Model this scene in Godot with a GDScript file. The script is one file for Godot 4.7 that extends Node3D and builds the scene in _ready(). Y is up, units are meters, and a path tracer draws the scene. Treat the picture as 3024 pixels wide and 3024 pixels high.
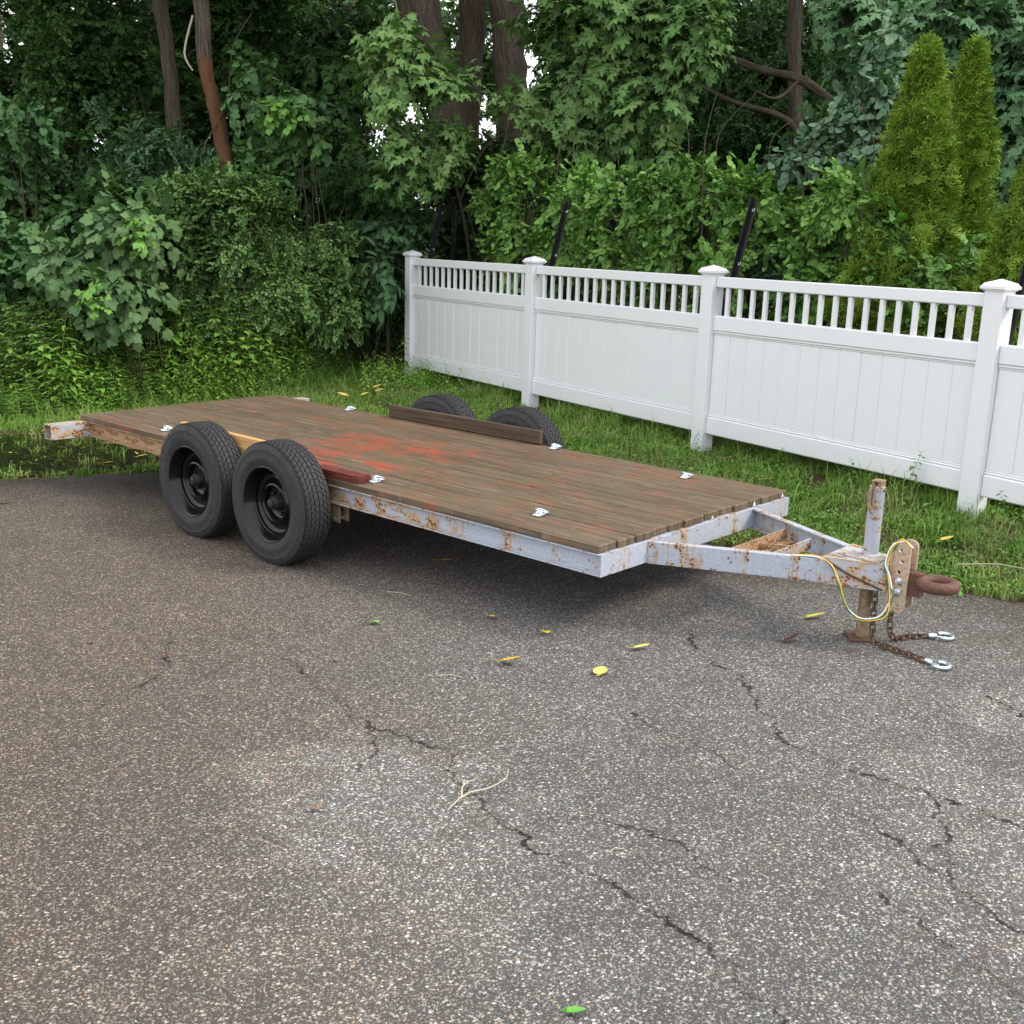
extends Node3D
# A flatbed trailer parked on an old asphalt drive, a white vinyl fence and dense woods behind.

const TRAILER_AT := Vector3(0.3881, 0.0, -4.5447)
const TRAILER_YAW := 2.4165
const FENCE_AT := Vector3(2.865, 0.2554, -6.6534)
const FENCE_YAW := 2.1621
const PANEL := 2.44
const DECK := 0.487
const DECK_W := 1.67
const DECK_L := 4.605

var rng := RandomNumberGenerator.new()
var noise := FastNoiseLite.new()
var M := {}
var twigs := {}
var te: Vector3   # trailer axis, towards its rear
var tn: Vector3   # across the trailer, towards the fence
var fe: Vector3
var fnn: Vector3


# ------------------------------------------------------------------ mesh builder
class MB:
	var v := PackedVector3Array()
	var n := PackedVector3Array()
	var uv := PackedVector2Array()
	var uv2 := PackedVector2Array()
	var col := PackedColorArray()
	var tint := Color.WHITE
	var off := Vector2.ZERO
	var inv2 := Transform3D()     # place -> the frame that uv2 is read in
	var scale2 := Vector2(1, 1)

	func tri(a: Vector3, b: Vector3, c: Vector3, na: Vector3, nb: Vector3, nc: Vector3, ua: Vector2, ub: Vector2, uc: Vector2) -> void:
		if (c - a).cross(b - a).dot(na + nb + nc) < 0.0:
			v.append(a); v.append(c); v.append(b)
			n.append(na); n.append(nc); n.append(nb)
			uv.append(ua + off); uv.append(uc + off); uv.append(ub + off)
		else:
			v.append(a); v.append(b); v.append(c)
			n.append(na); n.append(nb); n.append(nc)
			uv.append(ua + off); uv.append(ub + off); uv.append(uc + off)
		for k in 3:
			col.append(tint)
			var p: Vector3 = inv2 * v[v.size() - 3 + k]
			uv2.append(Vector2(p.x * scale2.x, p.z * scale2.y))

	func flat(a: Vector3, b: Vector3, c: Vector3, out: Vector3, ua := Vector2.ZERO, ub := Vector2.ZERO, uc := Vector2.ZERO) -> void:
		var m := (c - a).cross(b - a).normalized()
		if m.dot(out) < 0.0:
			m = -m
		tri(a, b, c, m, m, m, ua, ub, uc)

	func quad(a: Vector3, b: Vector3, c: Vector3, d: Vector3, out: Vector3, ua := Vector2(0, 0), ub := Vector2(1, 0), uc := Vector2(1, 1), ud := Vector2(0, 1)) -> void:
		flat(a, b, c, out, ua, ub, uc)
		flat(a, c, d, out, ua, uc, ud)

	# a chamfered box; uv in metres, u along its longest side
	func box(xf: Transform3D, size: Vector3, bev := 0.002) -> void:
		var h := size * 0.5
		var long := 0
		if size.y > size[long]: long = 1
		if size.z > size[long]: long = 2
		var at := func(s: Vector3, axis: int) -> Vector3:
			var q := Vector3.ZERO
			for k in 3:
				q[k] = s[k] * (h[k] if k == axis else h[k] - bev)
			return q
		var uvf := func(q: Vector3, axis: int) -> Vector2:
			var o1 := (axis + 1) % 3
			var o2 := (axis + 2) % 3
			if axis != long:
				o1 = long
				o2 = 3 - axis - long
			return Vector2(q[o1], q[o2] + float(axis) * 0.37)
		for axis in 3:
			for sg in [-1.0, 1.0]:
				var s := []
				for pr in [[-1, -1], [1, -1], [1, 1], [-1, 1]]:
					var w := Vector3.ZERO
					w[axis] = sg
					w[(axis + 1) % 3] = pr[0]
					w[(axis + 2) % 3] = pr[1]
					s.append(w)
				var p := []
				var t := []
				for w in s:
					var q: Vector3 = at.call(w, axis)
					p.append(xf * q)
					t.append(uvf.call(q, axis))
				var o := Vector3.ZERO
				o[axis] = sg
				quad(p[0], p[1], p[2], p[3], xf.basis * o, t[0], t[1], t[2], t[3])
		if bev <= 0.0:
			return
		for axis in 3:
			var a1 := (axis + 1) % 3
			var a2 := (axis + 2) % 3
			for s1 in [-1.0, 1.0]:
				for s2 in [-1.0, 1.0]:
					var lo := Vector3.ZERO
					var hi := Vector3.ZERO
					lo[axis] = -1; hi[axis] = 1
					lo[a1] = s1; hi[a1] = s1
					lo[a2] = s2; hi[a2] = s2
					var o := Vector3.ZERO
					o[a1] = s1; o[a2] = s2
					var q0: Vector3 = at.call(lo, a1)
					var q1: Vector3 = at.call(hi, a1)
					var q2: Vector3 = at.call(hi, a2)
					var q3: Vector3 = at.call(lo, a2)
					quad(xf * q0, xf * q1, xf * q2, xf * q3, xf.basis * o, uvf.call(q0, a1), uvf.call(q1, a1), uvf.call(q2, a1), uvf.call(q3, a1))
		for c in 8:
			var w := Vector3(1 if c & 1 else -1, 1 if c & 2 else -1, 1 if c & 4 else -1)
			flat(xf * at.call(w, 0), xf * at.call(w, 1), xf * at.call(w, 2), xf.basis * w)

	func b(c: Vector3, size: Vector3, bev := 0.002) -> void:
		box(Transform3D(Basis(), c), size, bev)

	# a round bar along points
	func tube(pts: Array, radii, sides := 8, caps := true) -> void:
		var m := pts.size()
		var side := Vector3.RIGHT
		var rings := []
		var norms := []
		var along := 0.0
		var us := []
		for i in m:
			var d: Vector3 = (pts[mini(i + 1, m - 1)] - pts[maxi(i - 1, 0)]).normalized()
			if i == 0:
				side = d.cross(Vector3.UP if absf(d.y) < 0.9 else Vector3.RIGHT).normalized()
			else:
				side = (side - d * side.dot(d)).normalized()
				along += pts[i].distance_to(pts[i - 1])
			us.append(along)
			var up := d.cross(side)
			var r: float = radii[i] if radii is Array else radii
			var ring := []
			var nn := []
			for k in sides + 1:
				var a := TAU * k / sides
				var o := side * cos(a) + up * sin(a)
				ring.append(pts[i] + o * r)
				nn.append(o)
			rings.append(ring)
			norms.append(nn)
		var r0: float = radii[0] if radii is Array else radii
		for i in m - 1:
			for k in sides:
				var u0 := Vector2(us[i], TAU * r0 * k / sides)
				var u1 := Vector2(us[i], TAU * r0 * (k + 1) / sides)
				var u2 := Vector2(us[i + 1], u1.y)
				var u3 := Vector2(us[i + 1], u0.y)
				tri(rings[i][k], rings[i][k + 1], rings[i + 1][k + 1], norms[i][k], norms[i][k + 1], norms[i + 1][k + 1], u0, u1, u2)
				tri(rings[i][k], rings[i + 1][k + 1], rings[i + 1][k], norms[i][k], norms[i + 1][k + 1], norms[i + 1][k], u0, u2, u3)
		if caps:
			for e in [0, m - 1]:
				var o: Vector3 = (pts[0] - pts[1]) if e == 0 else (pts[m - 1] - pts[m - 2])
				for k in sides:
					flat(pts[e], rings[e][k], rings[e][k + 1], o)

	# a profile of (radius, height) turned about the y axis of xf; sharp corners where the profile turns more than 40 degrees
	func lathe(xf: Transform3D, prof: Array, seg := 32) -> void:
		var m := prof.size()
		var segn := []
		for i in m - 1:
			var d: Vector2 = (prof[i + 1] - prof[i]).normalized()
			segn.append(Vector2(d.y, -d.x))
		for i in m - 1:
			var n0: Vector2 = segn[i]
			var n1: Vector2 = segn[i]
			if i > 0 and segn[i - 1].dot(segn[i]) > 0.76:
				n0 = (segn[i - 1] + segn[i]).normalized()
			if i < m - 2 and segn[i + 1].dot(segn[i]) > 0.76:
				n1 = (segn[i + 1] + segn[i]).normalized()
			for k in seg:
				var a0 := TAU * k / seg
				var a1 := TAU * (k + 1) / seg
				var p := []
				var q := []
				for pr in [[a0, i, n0], [a1, i, n0], [a1, i + 1, n1], [a0, i + 1, n1]]:
					var c := cos(pr[0])
					var s := sin(pr[0])
					var P: Vector2 = prof[pr[1]]
					p.append(xf * Vector3(P.x * c, P.y, P.x * s))
					q.append(xf.basis * Vector3(pr[2].x * c, pr[2].y, pr[2].x * s))
				var r: float = prof[i].x
				if prof[i].x > 1e-5:
					tri(p[0], p[1], p[2], q[0], q[1], q[2], Vector2(a0 * r, prof[i].y), Vector2(a1 * r, prof[i].y), Vector2(a1 * r, prof[i + 1].y))
				if prof[i + 1].x > 1e-5:
					tri(p[0], p[2], p[3], q[0], q[2], q[3], Vector2(a0 * r, prof[i].y), Vector2(a1 * r, prof[i + 1].y), Vector2(a0 * r, prof[i + 1].y))

	func torus(xf: Transform3D, R: float, r: float, sx := 0.0, seg := 24, side := 10) -> void:
		# a ring in the xz plane; sx stretches it along x into a chain link
		var ring := func(a: float, c: float) -> Array:
			var o := Vector3(cos(a), 0, sin(a))
			var s := Vector3(sx * signf(cos(a)), 0, 0) if absf(cos(a)) > 1e-4 else Vector3.ZERO
			var nn := o * cos(c) + Vector3.UP * sin(c)
			return [xf * (o * R + s + nn * r), (xf.basis * nn).normalized()]
		for i in seg:
			for k in side:
				var a0 := TAU * (i + 0.5) / seg
				var a1 := TAU * (i + 1.5) / seg
				var c0 := TAU * k / side
				var c1 := TAU * (k + 1) / side
				var A: Array = ring.call(a0, c0)
				var B: Array = ring.call(a1, c0)
				var C: Array = ring.call(a1, c1)
				var D: Array = ring.call(a0, c1)
				tri(A[0], B[0], C[0], A[1], B[1], C[1], Vector2(a0 * R, c0 * r), Vector2(a1 * R, c0 * r), Vector2(a1 * R, c1 * r))
				tri(A[0], C[0], D[0], A[1], C[1], D[1], Vector2(a0 * R, c0 * r), Vector2(a1 * R, c1 * r), Vector2(a0 * R, c1 * r))

	# an outline in xz pushed up from y0 to y1
	func prism(poly: Array, y0: float, y1: float, xf := Transform3D()) -> void:
		var pk := PackedVector2Array(poly)
		var mid := Vector2.ZERO
		for p in poly: mid += p
		mid /= poly.size()
		var idx := Geometry2D.triangulate_polygon(pk)
		for k in range(0, idx.size(), 3):
			for y in [y0, y1]:
				var p := []
				for j in 3:
					p.append(Vector3(pk[idx[k + j]].x, y, pk[idx[k + j]].y))
				flat(xf * p[0], xf * p[1], xf * p[2], xf.basis * Vector3(0, 1 if y == y1 else -1, 0), pk[idx[k]], pk[idx[k + 1]], pk[idx[k + 2]])
		var ccw := not Geometry2D.is_polygon_clockwise(pk)
		for k in poly.size():
			var p: Vector2 = poly[k]
			var q: Vector2 = poly[(k + 1) % poly.size()]
			var o := Vector2(q.y - p.y, p.x - q.x)
			if not ccw:
				o = -o
			var l := p.distance_to(q)
			quad(xf * Vector3(p.x, y0, p.y), xf * Vector3(q.x, y0, q.y), xf * Vector3(q.x, y1, q.y), xf * Vector3(p.x, y1, p.y), xf.basis * Vector3(o.x, 0, o.y), Vector2(0, y0), Vector2(l, y0), Vector2(l, y1), Vector2(0, y1))

	func mesh() -> ArrayMesh:
		var a := []
		a.resize(Mesh.ARRAY_MAX)
		a[Mesh.ARRAY_VERTEX] = v
		a[Mesh.ARRAY_NORMAL] = n
		a[Mesh.ARRAY_TEX_UV] = uv
		a[Mesh.ARRAY_TEX_UV2] = uv2
		a[Mesh.ARRAY_COLOR] = col
		var m := ArrayMesh.new()
		m.add_surface_from_arrays(Mesh.PRIMITIVE_TRIANGLES, a)
		return m


func put(called: String, shape, mat: Material, parent: Node, at := Transform3D()) -> MeshInstance3D:
	var o := MeshInstance3D.new()
	o.name = called
	o.mesh = shape.mesh() if shape is MB else shape
	o.material_override = mat
	o.transform = at
	parent.add_child(o, true)
	return o


func thing(called: String, label: String, category: String, group := "", at := Transform3D()) -> Node3D:
	var o := Node3D.new()
	o.name = called
	o.transform = at
	tag(o, label, category, group)
	add_child(o, true)
	return o


func tag(o: Node, label: String, category: String, group := "") -> void:
	o.set_meta("label", label)
	o.set_meta("category", category)
	if group != "":
		o.set_meta("group", group)


func structure(o: Node, label: String) -> void:
	o.set_meta("kind", "structure")
	o.set_meta("label", label)
	o.set_meta("category", str(o.name).replace("_", " "))


func rr(a: float, b: float) -> float:
	return rng.randf_range(a, b)


func rdir() -> Vector3:
	var y := rr(-1, 1)
	var a := rr(0, TAU)
	var s := sqrt(1.0 - y * y)
	return Vector3(s * cos(a), y, s * sin(a))


# ------------------------------------------------------------------ the lie of the land
func local(x: float, z: float) -> Vector2:
	var d := Vector3(x, 0, z) - TRAILER_AT
	return Vector2(d.dot(te), d.dot(tn))


func drive_y(x: float, z: float) -> float:
	var t := 1.6 - local(x, z).x
	var sp := log(1.0 + exp(4.0 * t)) / 4.0 if t < 7.0 else t
	return minf(0.034 * sp, 0.2)


func edge_w(s: float) -> float:      # where the asphalt ends beside the trailer
	return 1.84 + 0.05 * noise.get_noise_1d(s * 60.0) + 0.05 * noise.get_noise_1d(s * 260.0 + 90.0)


func lawn_amount(x: float, z: float) -> float:    # metres past the edge of the asphalt (negative on it)
	var l := local(x, z)
	var side := l.y - edge_w(l.x)
	var rear := (l.x - 4.78) + 0.43 * (l.y - 0.1) + 0.05 * noise.get_noise_1d(l.y * 70.0 + 400.0) + 0.03 * noise.get_noise_1d(l.y * 330.0)
	return maxf(side, rear)


func ground_y(x: float, z: float) -> float:
	var y := drive_y(x, z)
	var past := lawn_amount(x, z)
	if past <= 0.0:
		return y
	var l := local(x, z)
	var behind := (Vector3(x, 0, z) - FENCE_AT).dot(fnn)
	var side := maxf(l.y - edge_w(l.x), 0.0)
	var u := clampf(side / maxf(side - behind, 0.001), 0.0, 1.0) if behind < 0.0 else 1.0
	var hill := lerpf(y, 0.17, smoothstep(0.0, 1.0, u))
	var wet := smoothstep(4.2, 5.2, l.x) * (1.0 - smoothstep(0.0, 1.6, l.y))
	var low := -0.035 * smoothstep(0.0, 0.25, past) + 0.16 * smoothstep(1.6, 4.5, past)
	y = lerpf(hill, low, wet)
	return y + 0.012 * noise.get_noise_2d(x * 40.0, z * 40.0) * smoothstep(0.0, 0.3, past)


# ------------------------------------------------------------------ textures
func grey(w: int, h: int, kind: int, freq: float, sd: int, oct := 3, stretch := 1) -> PackedByteArray:
	var f := FastNoiseLite.new()
	f.noise_type = kind
	f.frequency = freq
	f.seed = sd
	f.fractal_octaves = oct
	var im := f.get_seamless_image(w / stretch, h)
	im.convert(Image.FORMAT_L8)
	if stretch > 1:
		im.resize(w, h, Image.INTERPOLATE_CUBIC)
	return im.get_data()


func tex(im: Image) -> ImageTexture:
	return ImageTexture.create_from_image(im)


func rgb_image(w: int, h: int, data: PackedByteArray, fmt := Image.FORMAT_RGB8) -> Image:
	return Image.create_from_data(w, h, false, fmt, data)


func ramp(w: int, h: int, a: PackedByteArray, b: PackedByteArray, stops: Array, amount_b: float) -> Image:
	# colours (sRGB) laid over a mix of two noises
	var g := Gradient.new()
	var offs := PackedFloat32Array()
	var cols := PackedColorArray()
	for s in stops:
		offs.append(s[0])
		cols.append(s[1])
	g.offsets = offs
	g.colors = cols
	var lut := PackedByteArray()
	for k in 256:
		var c := g.sample(k / 255.0)
		lut.append(int(c.r * 255)); lut.append(int(c.g * 255)); lut.append(int(c.b * 255))
	var out := PackedByteArray()
	out.resize(w * h * 3)
	for i in w * h:
		var k := clampi(int(a[i] * (1.0 - amount_b) + b[i] * amount_b), 0, 255) * 3
		out[i * 3] = lut[k]
		out[i * 3 + 1] = lut[k + 1]
		out[i * 3 + 2] = lut[k + 2]
	return rgb_image(w, h, out)


func asphalt_images() -> Array:
	# aggregate of stones 3 to 9 mm in a dark binder; 2048 pixels stand for 2.4 m
	var n := 2048
	var base := grey(n / 2, n / 2, FastNoiseLite.TYPE_SIMPLEX, 0.25, 3, 3)
	var im := ramp(n / 2, n / 2, base, base, [[0.0, Color(0.24, 0.235, 0.228)], [0.5, Color(0.325, 0.318, 0.305)], [1.0, Color(0.43, 0.42, 0.40)]], 0.0)
	im.resize(n, n, Image.INTERPOLATE_BILINEAR)
	im.convert(Image.FORMAT_RGBA8)
	var hi := Image.create(n, n, false, Image.FORMAT_RGBA8)
	hi.fill(Color(0.25, 0.25, 0.25))
	var r := RandomNumberGenerator.new()
	r.seed = 11
	var stones := []
	for k in 160:
		var rad := r.randf_range(1.4, 2.7) if k < 100 else r.randf_range(2.4, 4.4)
		var sz := int(ceil(rad * 2.6)) + 2
		var a := Image.create(sz, sz, false, Image.FORMAT_RGBA8)
		var b := Image.create(sz, sz, false, Image.FORMAT_RGBA8)
		var g := pow(r.randf(), 1.3) * 0.36 + 0.43
		var c := Color(g, g * 0.985, g * 0.955)
		var pick := r.randf()
		if pick < 0.13: c = Color(g * 1.04, g * 0.93, g * 0.79)
		elif pick < 0.18: c = Color(g * 1.0, g * 0.83, g * 0.7)
		elif pick < 0.26: c = Color(g * 0.9, g * 0.95, g * 0.98)
		elif pick > 0.975: c = Color(0.90, 0.89, 0.86)
		var ph := r.randf() * TAU
		var el := r.randf_range(0.6, 0.95)
		var q := r.randf_range(0.1, 0.28)
		for y in sz:
			for x in sz:
				var d := Vector2(x - sz / 2.0 + 0.5, y - sz / 2.0 + 0.5).rotated(ph)
				d.x /= el
				var an := d.angle()
				var edge := rad * (1.0 + q * cos(an * 3.0 + ph) + q * 0.6 * cos(an * 5.0))
				var t := clampf((edge - d.length()) / 0.9, 0.0, 1.0)
				var sh := 1.0 + 0.12 * (float((x * 7 + y * 13 + k) % 5) / 4.0 - 0.5)
				a.set_pixel(x, y, Color(c.r * sh, c.g * sh, c.b * sh, t * 0.96))
				var hh := 0.55 + 0.45 * clampf((edge - d.length()) / rad * 1.4, 0.0, 1.0)
				b.set_pixel(x, y, Color(hh, hh, hh, t))
		stones.append([a, b])
	for k in 150000:
		var j := r.randi() % 100 if r.randf() < 0.7 else 100 + r.randi() % 60
		var s: Array = stones[j]
		var p := Vector2i(r.randi() % n, r.randi() % n)
		var sz: int = s[0].get_width()
		for dx in ([0, -n] if p.x + sz > n else [0]):
			for dy in ([0, -n] if p.y + sz > n else [0]):
				var rect := Rect2i(0, 0, sz, sz)
				im.blend_rect(s[0], rect, p + Vector2i(dx, dy))
				hi.blend_rect(s[1], rect, p + Vector2i(dx, dy))
	im.convert(Image.FORMAT_RGB8)
	hi.convert(Image.FORMAT_L8)
	return [im, hi]


const MACRO_X := -4.6
const MACRO_Z := -9.6
const MACRO_M := 8.2


func macro_image() -> Image:
	# the drive's own wear: silt, worn pale patches, cracks
	var n := 768
	var f := FastNoiseLite.new()
	f.seed = 5
	f.frequency = 0.55
	f.fractal_octaves = 4
	var g := FastNoiseLite.new()
	g.seed = 9
	g.frequency = 3.2
	g.fractal_octaves = 3
	var out := PackedByteArray()
	out.resize(n * n * 3)
	var pale := [[Vector2(-0.50, -3.12), 0.42, 0.30], [Vector2(-0.2, -2.7), 0.6, 0.12], [Vector2(1.42, -3.25), 0.2, 0.3], [Vector2(1.9, -3.75), 0.26, 0.36], [Vector2(1.52, -3.1), 0.14, 0.36], [Vector2(1.55, -2.6), 0.5, 0.16]]
	var i := 0
	for py in n:
		for px in n:
			var x := MACRO_X + MACRO_M * (px + 0.5) / n
			var z := MACRO_Z + MACRO_M * (py + 0.5) / n
			var a := f.get_noise_2d(x, z)
			var b := g.get_noise_2d(x, z)
			var v := 0.90 + 0.06 * a + 0.05 * b
			for p in pale:
				var d: float = Vector2(x, z).distance_to(p[0]) / p[1]
				if d < 1.6:
					v += p[2] * clampf(1.1 - d + 0.5 * b + 0.25 * a, 0.0, 1.0)
			var silt := clampf(0.45 - (x + 0.6) * 0.6 + 0.3 * a + 0.15 * b, 0.0, 1.0)          # brown silt towards the left
			var damp := clampf((-6.3 - z) * 0.55 + 0.5 * a, 0.0, 1.0) * clampf(-x - 0.6, 0.0, 1.0)   # wet by the puddle
			var lw := local(x, z)
			var dirt := clampf((lw.y - 1.15) * 1.6 + 0.8 * a + 0.5 * b, 0.0, 1.0) * clampf(1.2 - lw.x, 0.0, 1.0)    # soil washed off the lawn
			var c := Vector3(v, v, v)
			c = c.lerp(Vector3(v * 0.90, v * 0.82, v * 0.745), silt * 0.85)
			c = c.lerp(Vector3(v * 0.52, v * 0.50, v * 0.47), damp * 0.75)
			c = c.lerp(Vector3(0.60, 0.53, 0.45), dirt * 0.65)
			out[i] = clampi(int(c.x * 255), 0, 255)
			out[i + 1] = clampi(int(c.y * 255), 0, 255)
			out[i + 2] = clampi(int(c.z * 255), 0, 255)
			i += 3
	var im := rgb_image(n, n, out)
	im.resize(2048, 2048, Image.INTERPOLATE_CUBIC)
	var r := RandomNumberGenerator.new()
	r.seed = 21
	var lines := [
		[[0.93, -4.16], [0.95, -3.8], [0.97, -3.5], [1.13, -3.3], [1.34, -3.12], [1.54, -2.92], [1.9, -2.75]],
		[[-0.16, -3.2], [0.0, -2.92], [0.08, -2.78], [0.29, -2.59], [0.48, -2.37], [0.6, -2.11], [0.72, -1.8]],
		[[1.05, -3.0], [1.1, -2.9], [1.19, -2.63], [1.3, -2.4], [1.42, -2.2]],
		[[1.0, -2.55], [1.08, -2.4], [1.18, -2.13], [1.26, -1.9]],
		[[-0.92, -4.3], [-0.72, -3.95], [-0.51, -3.66], [-0.44, -3.4], [-0.5, -3.25]],
		[[0.45, -3.75], [0.53, -3.6], [0.66, -3.5], [0.78, -3.3]],
		[[1.85, -3.95], [1.95, -3.6], [2.1, -3.4], [2.4, -3.3]],
		[[0.3, -2.95], [0.47, -2.85], [0.62, -2.62]],
		[[-1.5, -4.6], [-1.4, -4.1], [-1.55, -3.7]],
		[[1.34, -3.12], [1.3, -2.9], [1.19, -2.63]],
		[[-0.51, -3.66], [-0.2, -3.4], [-0.16, -3.2]],
		[[0.93, -4.16], [0.8, -4.4], [0.82, -4.7]],
	]
	for line in lines:
		for k in line.size() - 1:
			var a := Vector2(line[k][0], line[k][1])
			var b := Vector2(line[k + 1][0], line[k + 1][1])
			var steps := int(a.distance_to(b) / 0.0032)
			for s in steps:
				var p := a.lerp(b, float(s) / steps)
				p += Vector2(g.get_noise_2d(p.x * 3.0, p.y * 3.0), g.get_noise_2d(p.x * 3.0 + 50.0, p.y * 3.0)) * 0.04
				p += Vector2(g.get_noise_2d(p.x * 14.0, p.y * 14.0), g.get_noise_2d(p.x * 14.0 + 50.0, p.y * 14.0)) * 0.010
				var open := g.get_noise_2d(p.x * 1.3 + 7.0, p.y * 1.3)
				var q := Vector2i(int((p.x - MACRO_X) / MACRO_M * 2048), int((p.y - MACRO_Z) / MACRO_M * 2048))
				var wide := [Vector2i(0, 0), Vector2i(1, 0), Vector2i(0, 1)]
				if open > 0.05: wide.append(Vector2i(1, 1))
				if open > 0.24: wide.append_array([Vector2i(2, 0), Vector2i(-1, 1), Vector2i(1, -1)])
				for d in wide:
					var e: Vector2i = q + d
					if e.x > 0 and e.y > 0 and e.x < 2047 and e.y < 2047:
						var was := im.get_pixelv(e)
						var low := clampf(0.54 - open * 0.45, 0.36, 0.7)
						if was.v > low: im.set_pixelv(e, Color(low, low * 0.96, low * 0.92))
	return im


func wood_image() -> Image:
	var w := 1024
	var h := 512
	var a := grey(w, h, FastNoiseLite.TYPE_SIMPLEX, 0.035, 31, 4, 16)
	var b := grey(w, h, FastNoiseLite.TYPE_SIMPLEX, 0.14, 32, 3, 32)
	return ramp(w, h, a, b, [[0.0, Color(0.24, 0.20, 0.16)], [0.3, Color(0.345, 0.293, 0.232)], [0.5, Color(0.385, 0.33, 0.262)], [0.72, Color(0.42, 0.365, 0.292)], [0.9, Color(0.49, 0.435, 0.355)], [1.0, Color(0.60, 0.54, 0.45)]], 0.3)


func deck_marks() -> Image:
	# worn red paint, rust stains round the rings, pale scrapes along the grain
	var w := 1024
	var h := 384
	var f := FastNoiseLite.new()
	f.seed = 41
	f.frequency = 1.0
	f.fractal_octaves = 4
	var out := PackedByteArray()
	out.resize(w * h * 4)
	var blobs := [[2.42, 0.62, 0.42, 0.40], [2.1, 0.95, 0.45, 0.28], [2.55, 0.95, 0.3, 0.16], [1.85, 0.42, 0.5, 0.10], [2.25, 0.25, 0.3, 0.08], [2.75, 0.95, 0.2, 0.1]]
	var rust := [[0.60, 1.50, 0.34, 0.12], [1.28, 1.52, 0.24, 0.10], [2.95, 1.42, 0.4, 0.12], [3.25, 1.2, 0.3, 0.08]]
	var i := 0
	for py in h:
		for px in w:
			var s := DECK_L * (px + 0.5) / w
			var t := DECK_W * (py + 0.5) / h
			var grain := f.get_noise_2d(s * 2.2, t * 60.0)
			var fine := f.get_noise_2d(s * 9.0 + 40.0, t * 160.0)
			var soft := f.get_noise_2d(s * 3.0 + 90.0, t * 5.0)
			var red := 0.0
			for b in blobs:
				var d := Vector2((s - b[0]) / b[2], (t - b[1]) / b[3]).length()
				red = maxf(red, clampf((1.15 - d) * 1.3, 0.0, 1.0))
			red = clampf(red * 0.95 + 1.5 * grain + 1.0 * soft - 0.44, 0.0, 0.8)
			var ru := 0.0
			for b in rust:
				var d := Vector2((s - b[0]) / b[2], (t - b[1]) / b[3]).length()
				ru = maxf(ru, clampf(1.1 - d + 0.6 * soft, 0.0, 1.0))
			ru = clampf(ru * 0.5 + 0.35 * fine, 0.0, 0.5) if ru > 0.02 else 0.0
			var scr := clampf((f.get_noise_2d(s * 1.6 + 200.0, t * 95.0 + 31.0) - 0.40) * 5.0, 0.0, 0.42)
			var dark := clampf((f.get_noise_2d(s * 4.0 + 300.0, t * 70.0) - 0.38) * 5.0, 0.0, 0.6)
			var c := Color(0.62, 0.55, 0.46)
			var al := scr
			if dark > al:
				c = Color(0.12, 0.10, 0.085)
				al = dark
			if ru > al:
				c = Color(0.47, 0.30, 0.18)
				al = ru
			if red > al:
				c = Color(0.66, 0.31, 0.21).lerp(Color(0.54, 0.25, 0.175), clampf(0.5 + fine, 0.0, 1.0))
				al = red
			out[i] = int(c.r * 255)
			out[i + 1] = int(c.g * 255)
			out[i + 2] = int(c.b * 255)
			out[i + 3] = int(al * 255)
			i += 4
	return rgb_image(w, h, out, Image.FORMAT_RGBA8)


func steel_image(sd: int, cover: float, tan: float, rusty: float) -> Image:
	# pale blue-grey paint; cover: how much of it the tan bloom takes, rusty: how much of that has broken through to rust
	var n := 512
	var a := grey(n, n, FastNoiseLite.TYPE_SIMPLEX, 0.010, sd, 4)
	var b := grey(n, n, FastNoiseLite.TYPE_SIMPLEX, 0.05, sd + 1, 4)
	var e := grey(n, n, FastNoiseLite.TYPE_SIMPLEX, 0.02, sd + 2, 5, 4)
	var out := PackedByteArray()
	out.resize(n * n * 3)
	for i in n * n:
		var p := a[i] / 255.0
		var q := b[i] / 255.0
		var w := e[i] / 255.0
		var c := Color(0.60, 0.628, 0.68).lerp(Color(0.685, 0.70, 0.735), q)
		var bloom := clampf((p * 0.6 + w * 0.4 - 0.80 + cover * 0.72) / 0.22, 0.0, 1.0)
		var st := Color(0.77, 0.69, 0.58).lerp(Color(0.60, 0.46, 0.31), clampf(tan * (0.25 + 0.9 * q), 0.0, 1.0))
		c = c.lerp(st, bloom * 0.9)
		var deep := clampf((w * 0.5 + q * 0.5 - 0.76 + rusty * 0.5) / 0.10, 0.0, 1.0) * clampf(bloom * 1.6 + 0.05, 0.0, 1.0)
		c = c.lerp(Color(0.62, 0.42, 0.25).lerp(Color(0.36, 0.215, 0.135), q), deep)
		out[i * 3] = int(c.r * 255)
		out[i * 3 + 1] = int(c.g * 255)
		out[i * 3 + 2] = int(c.b * 255)
	return rgb_image(n, n, out)


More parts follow.
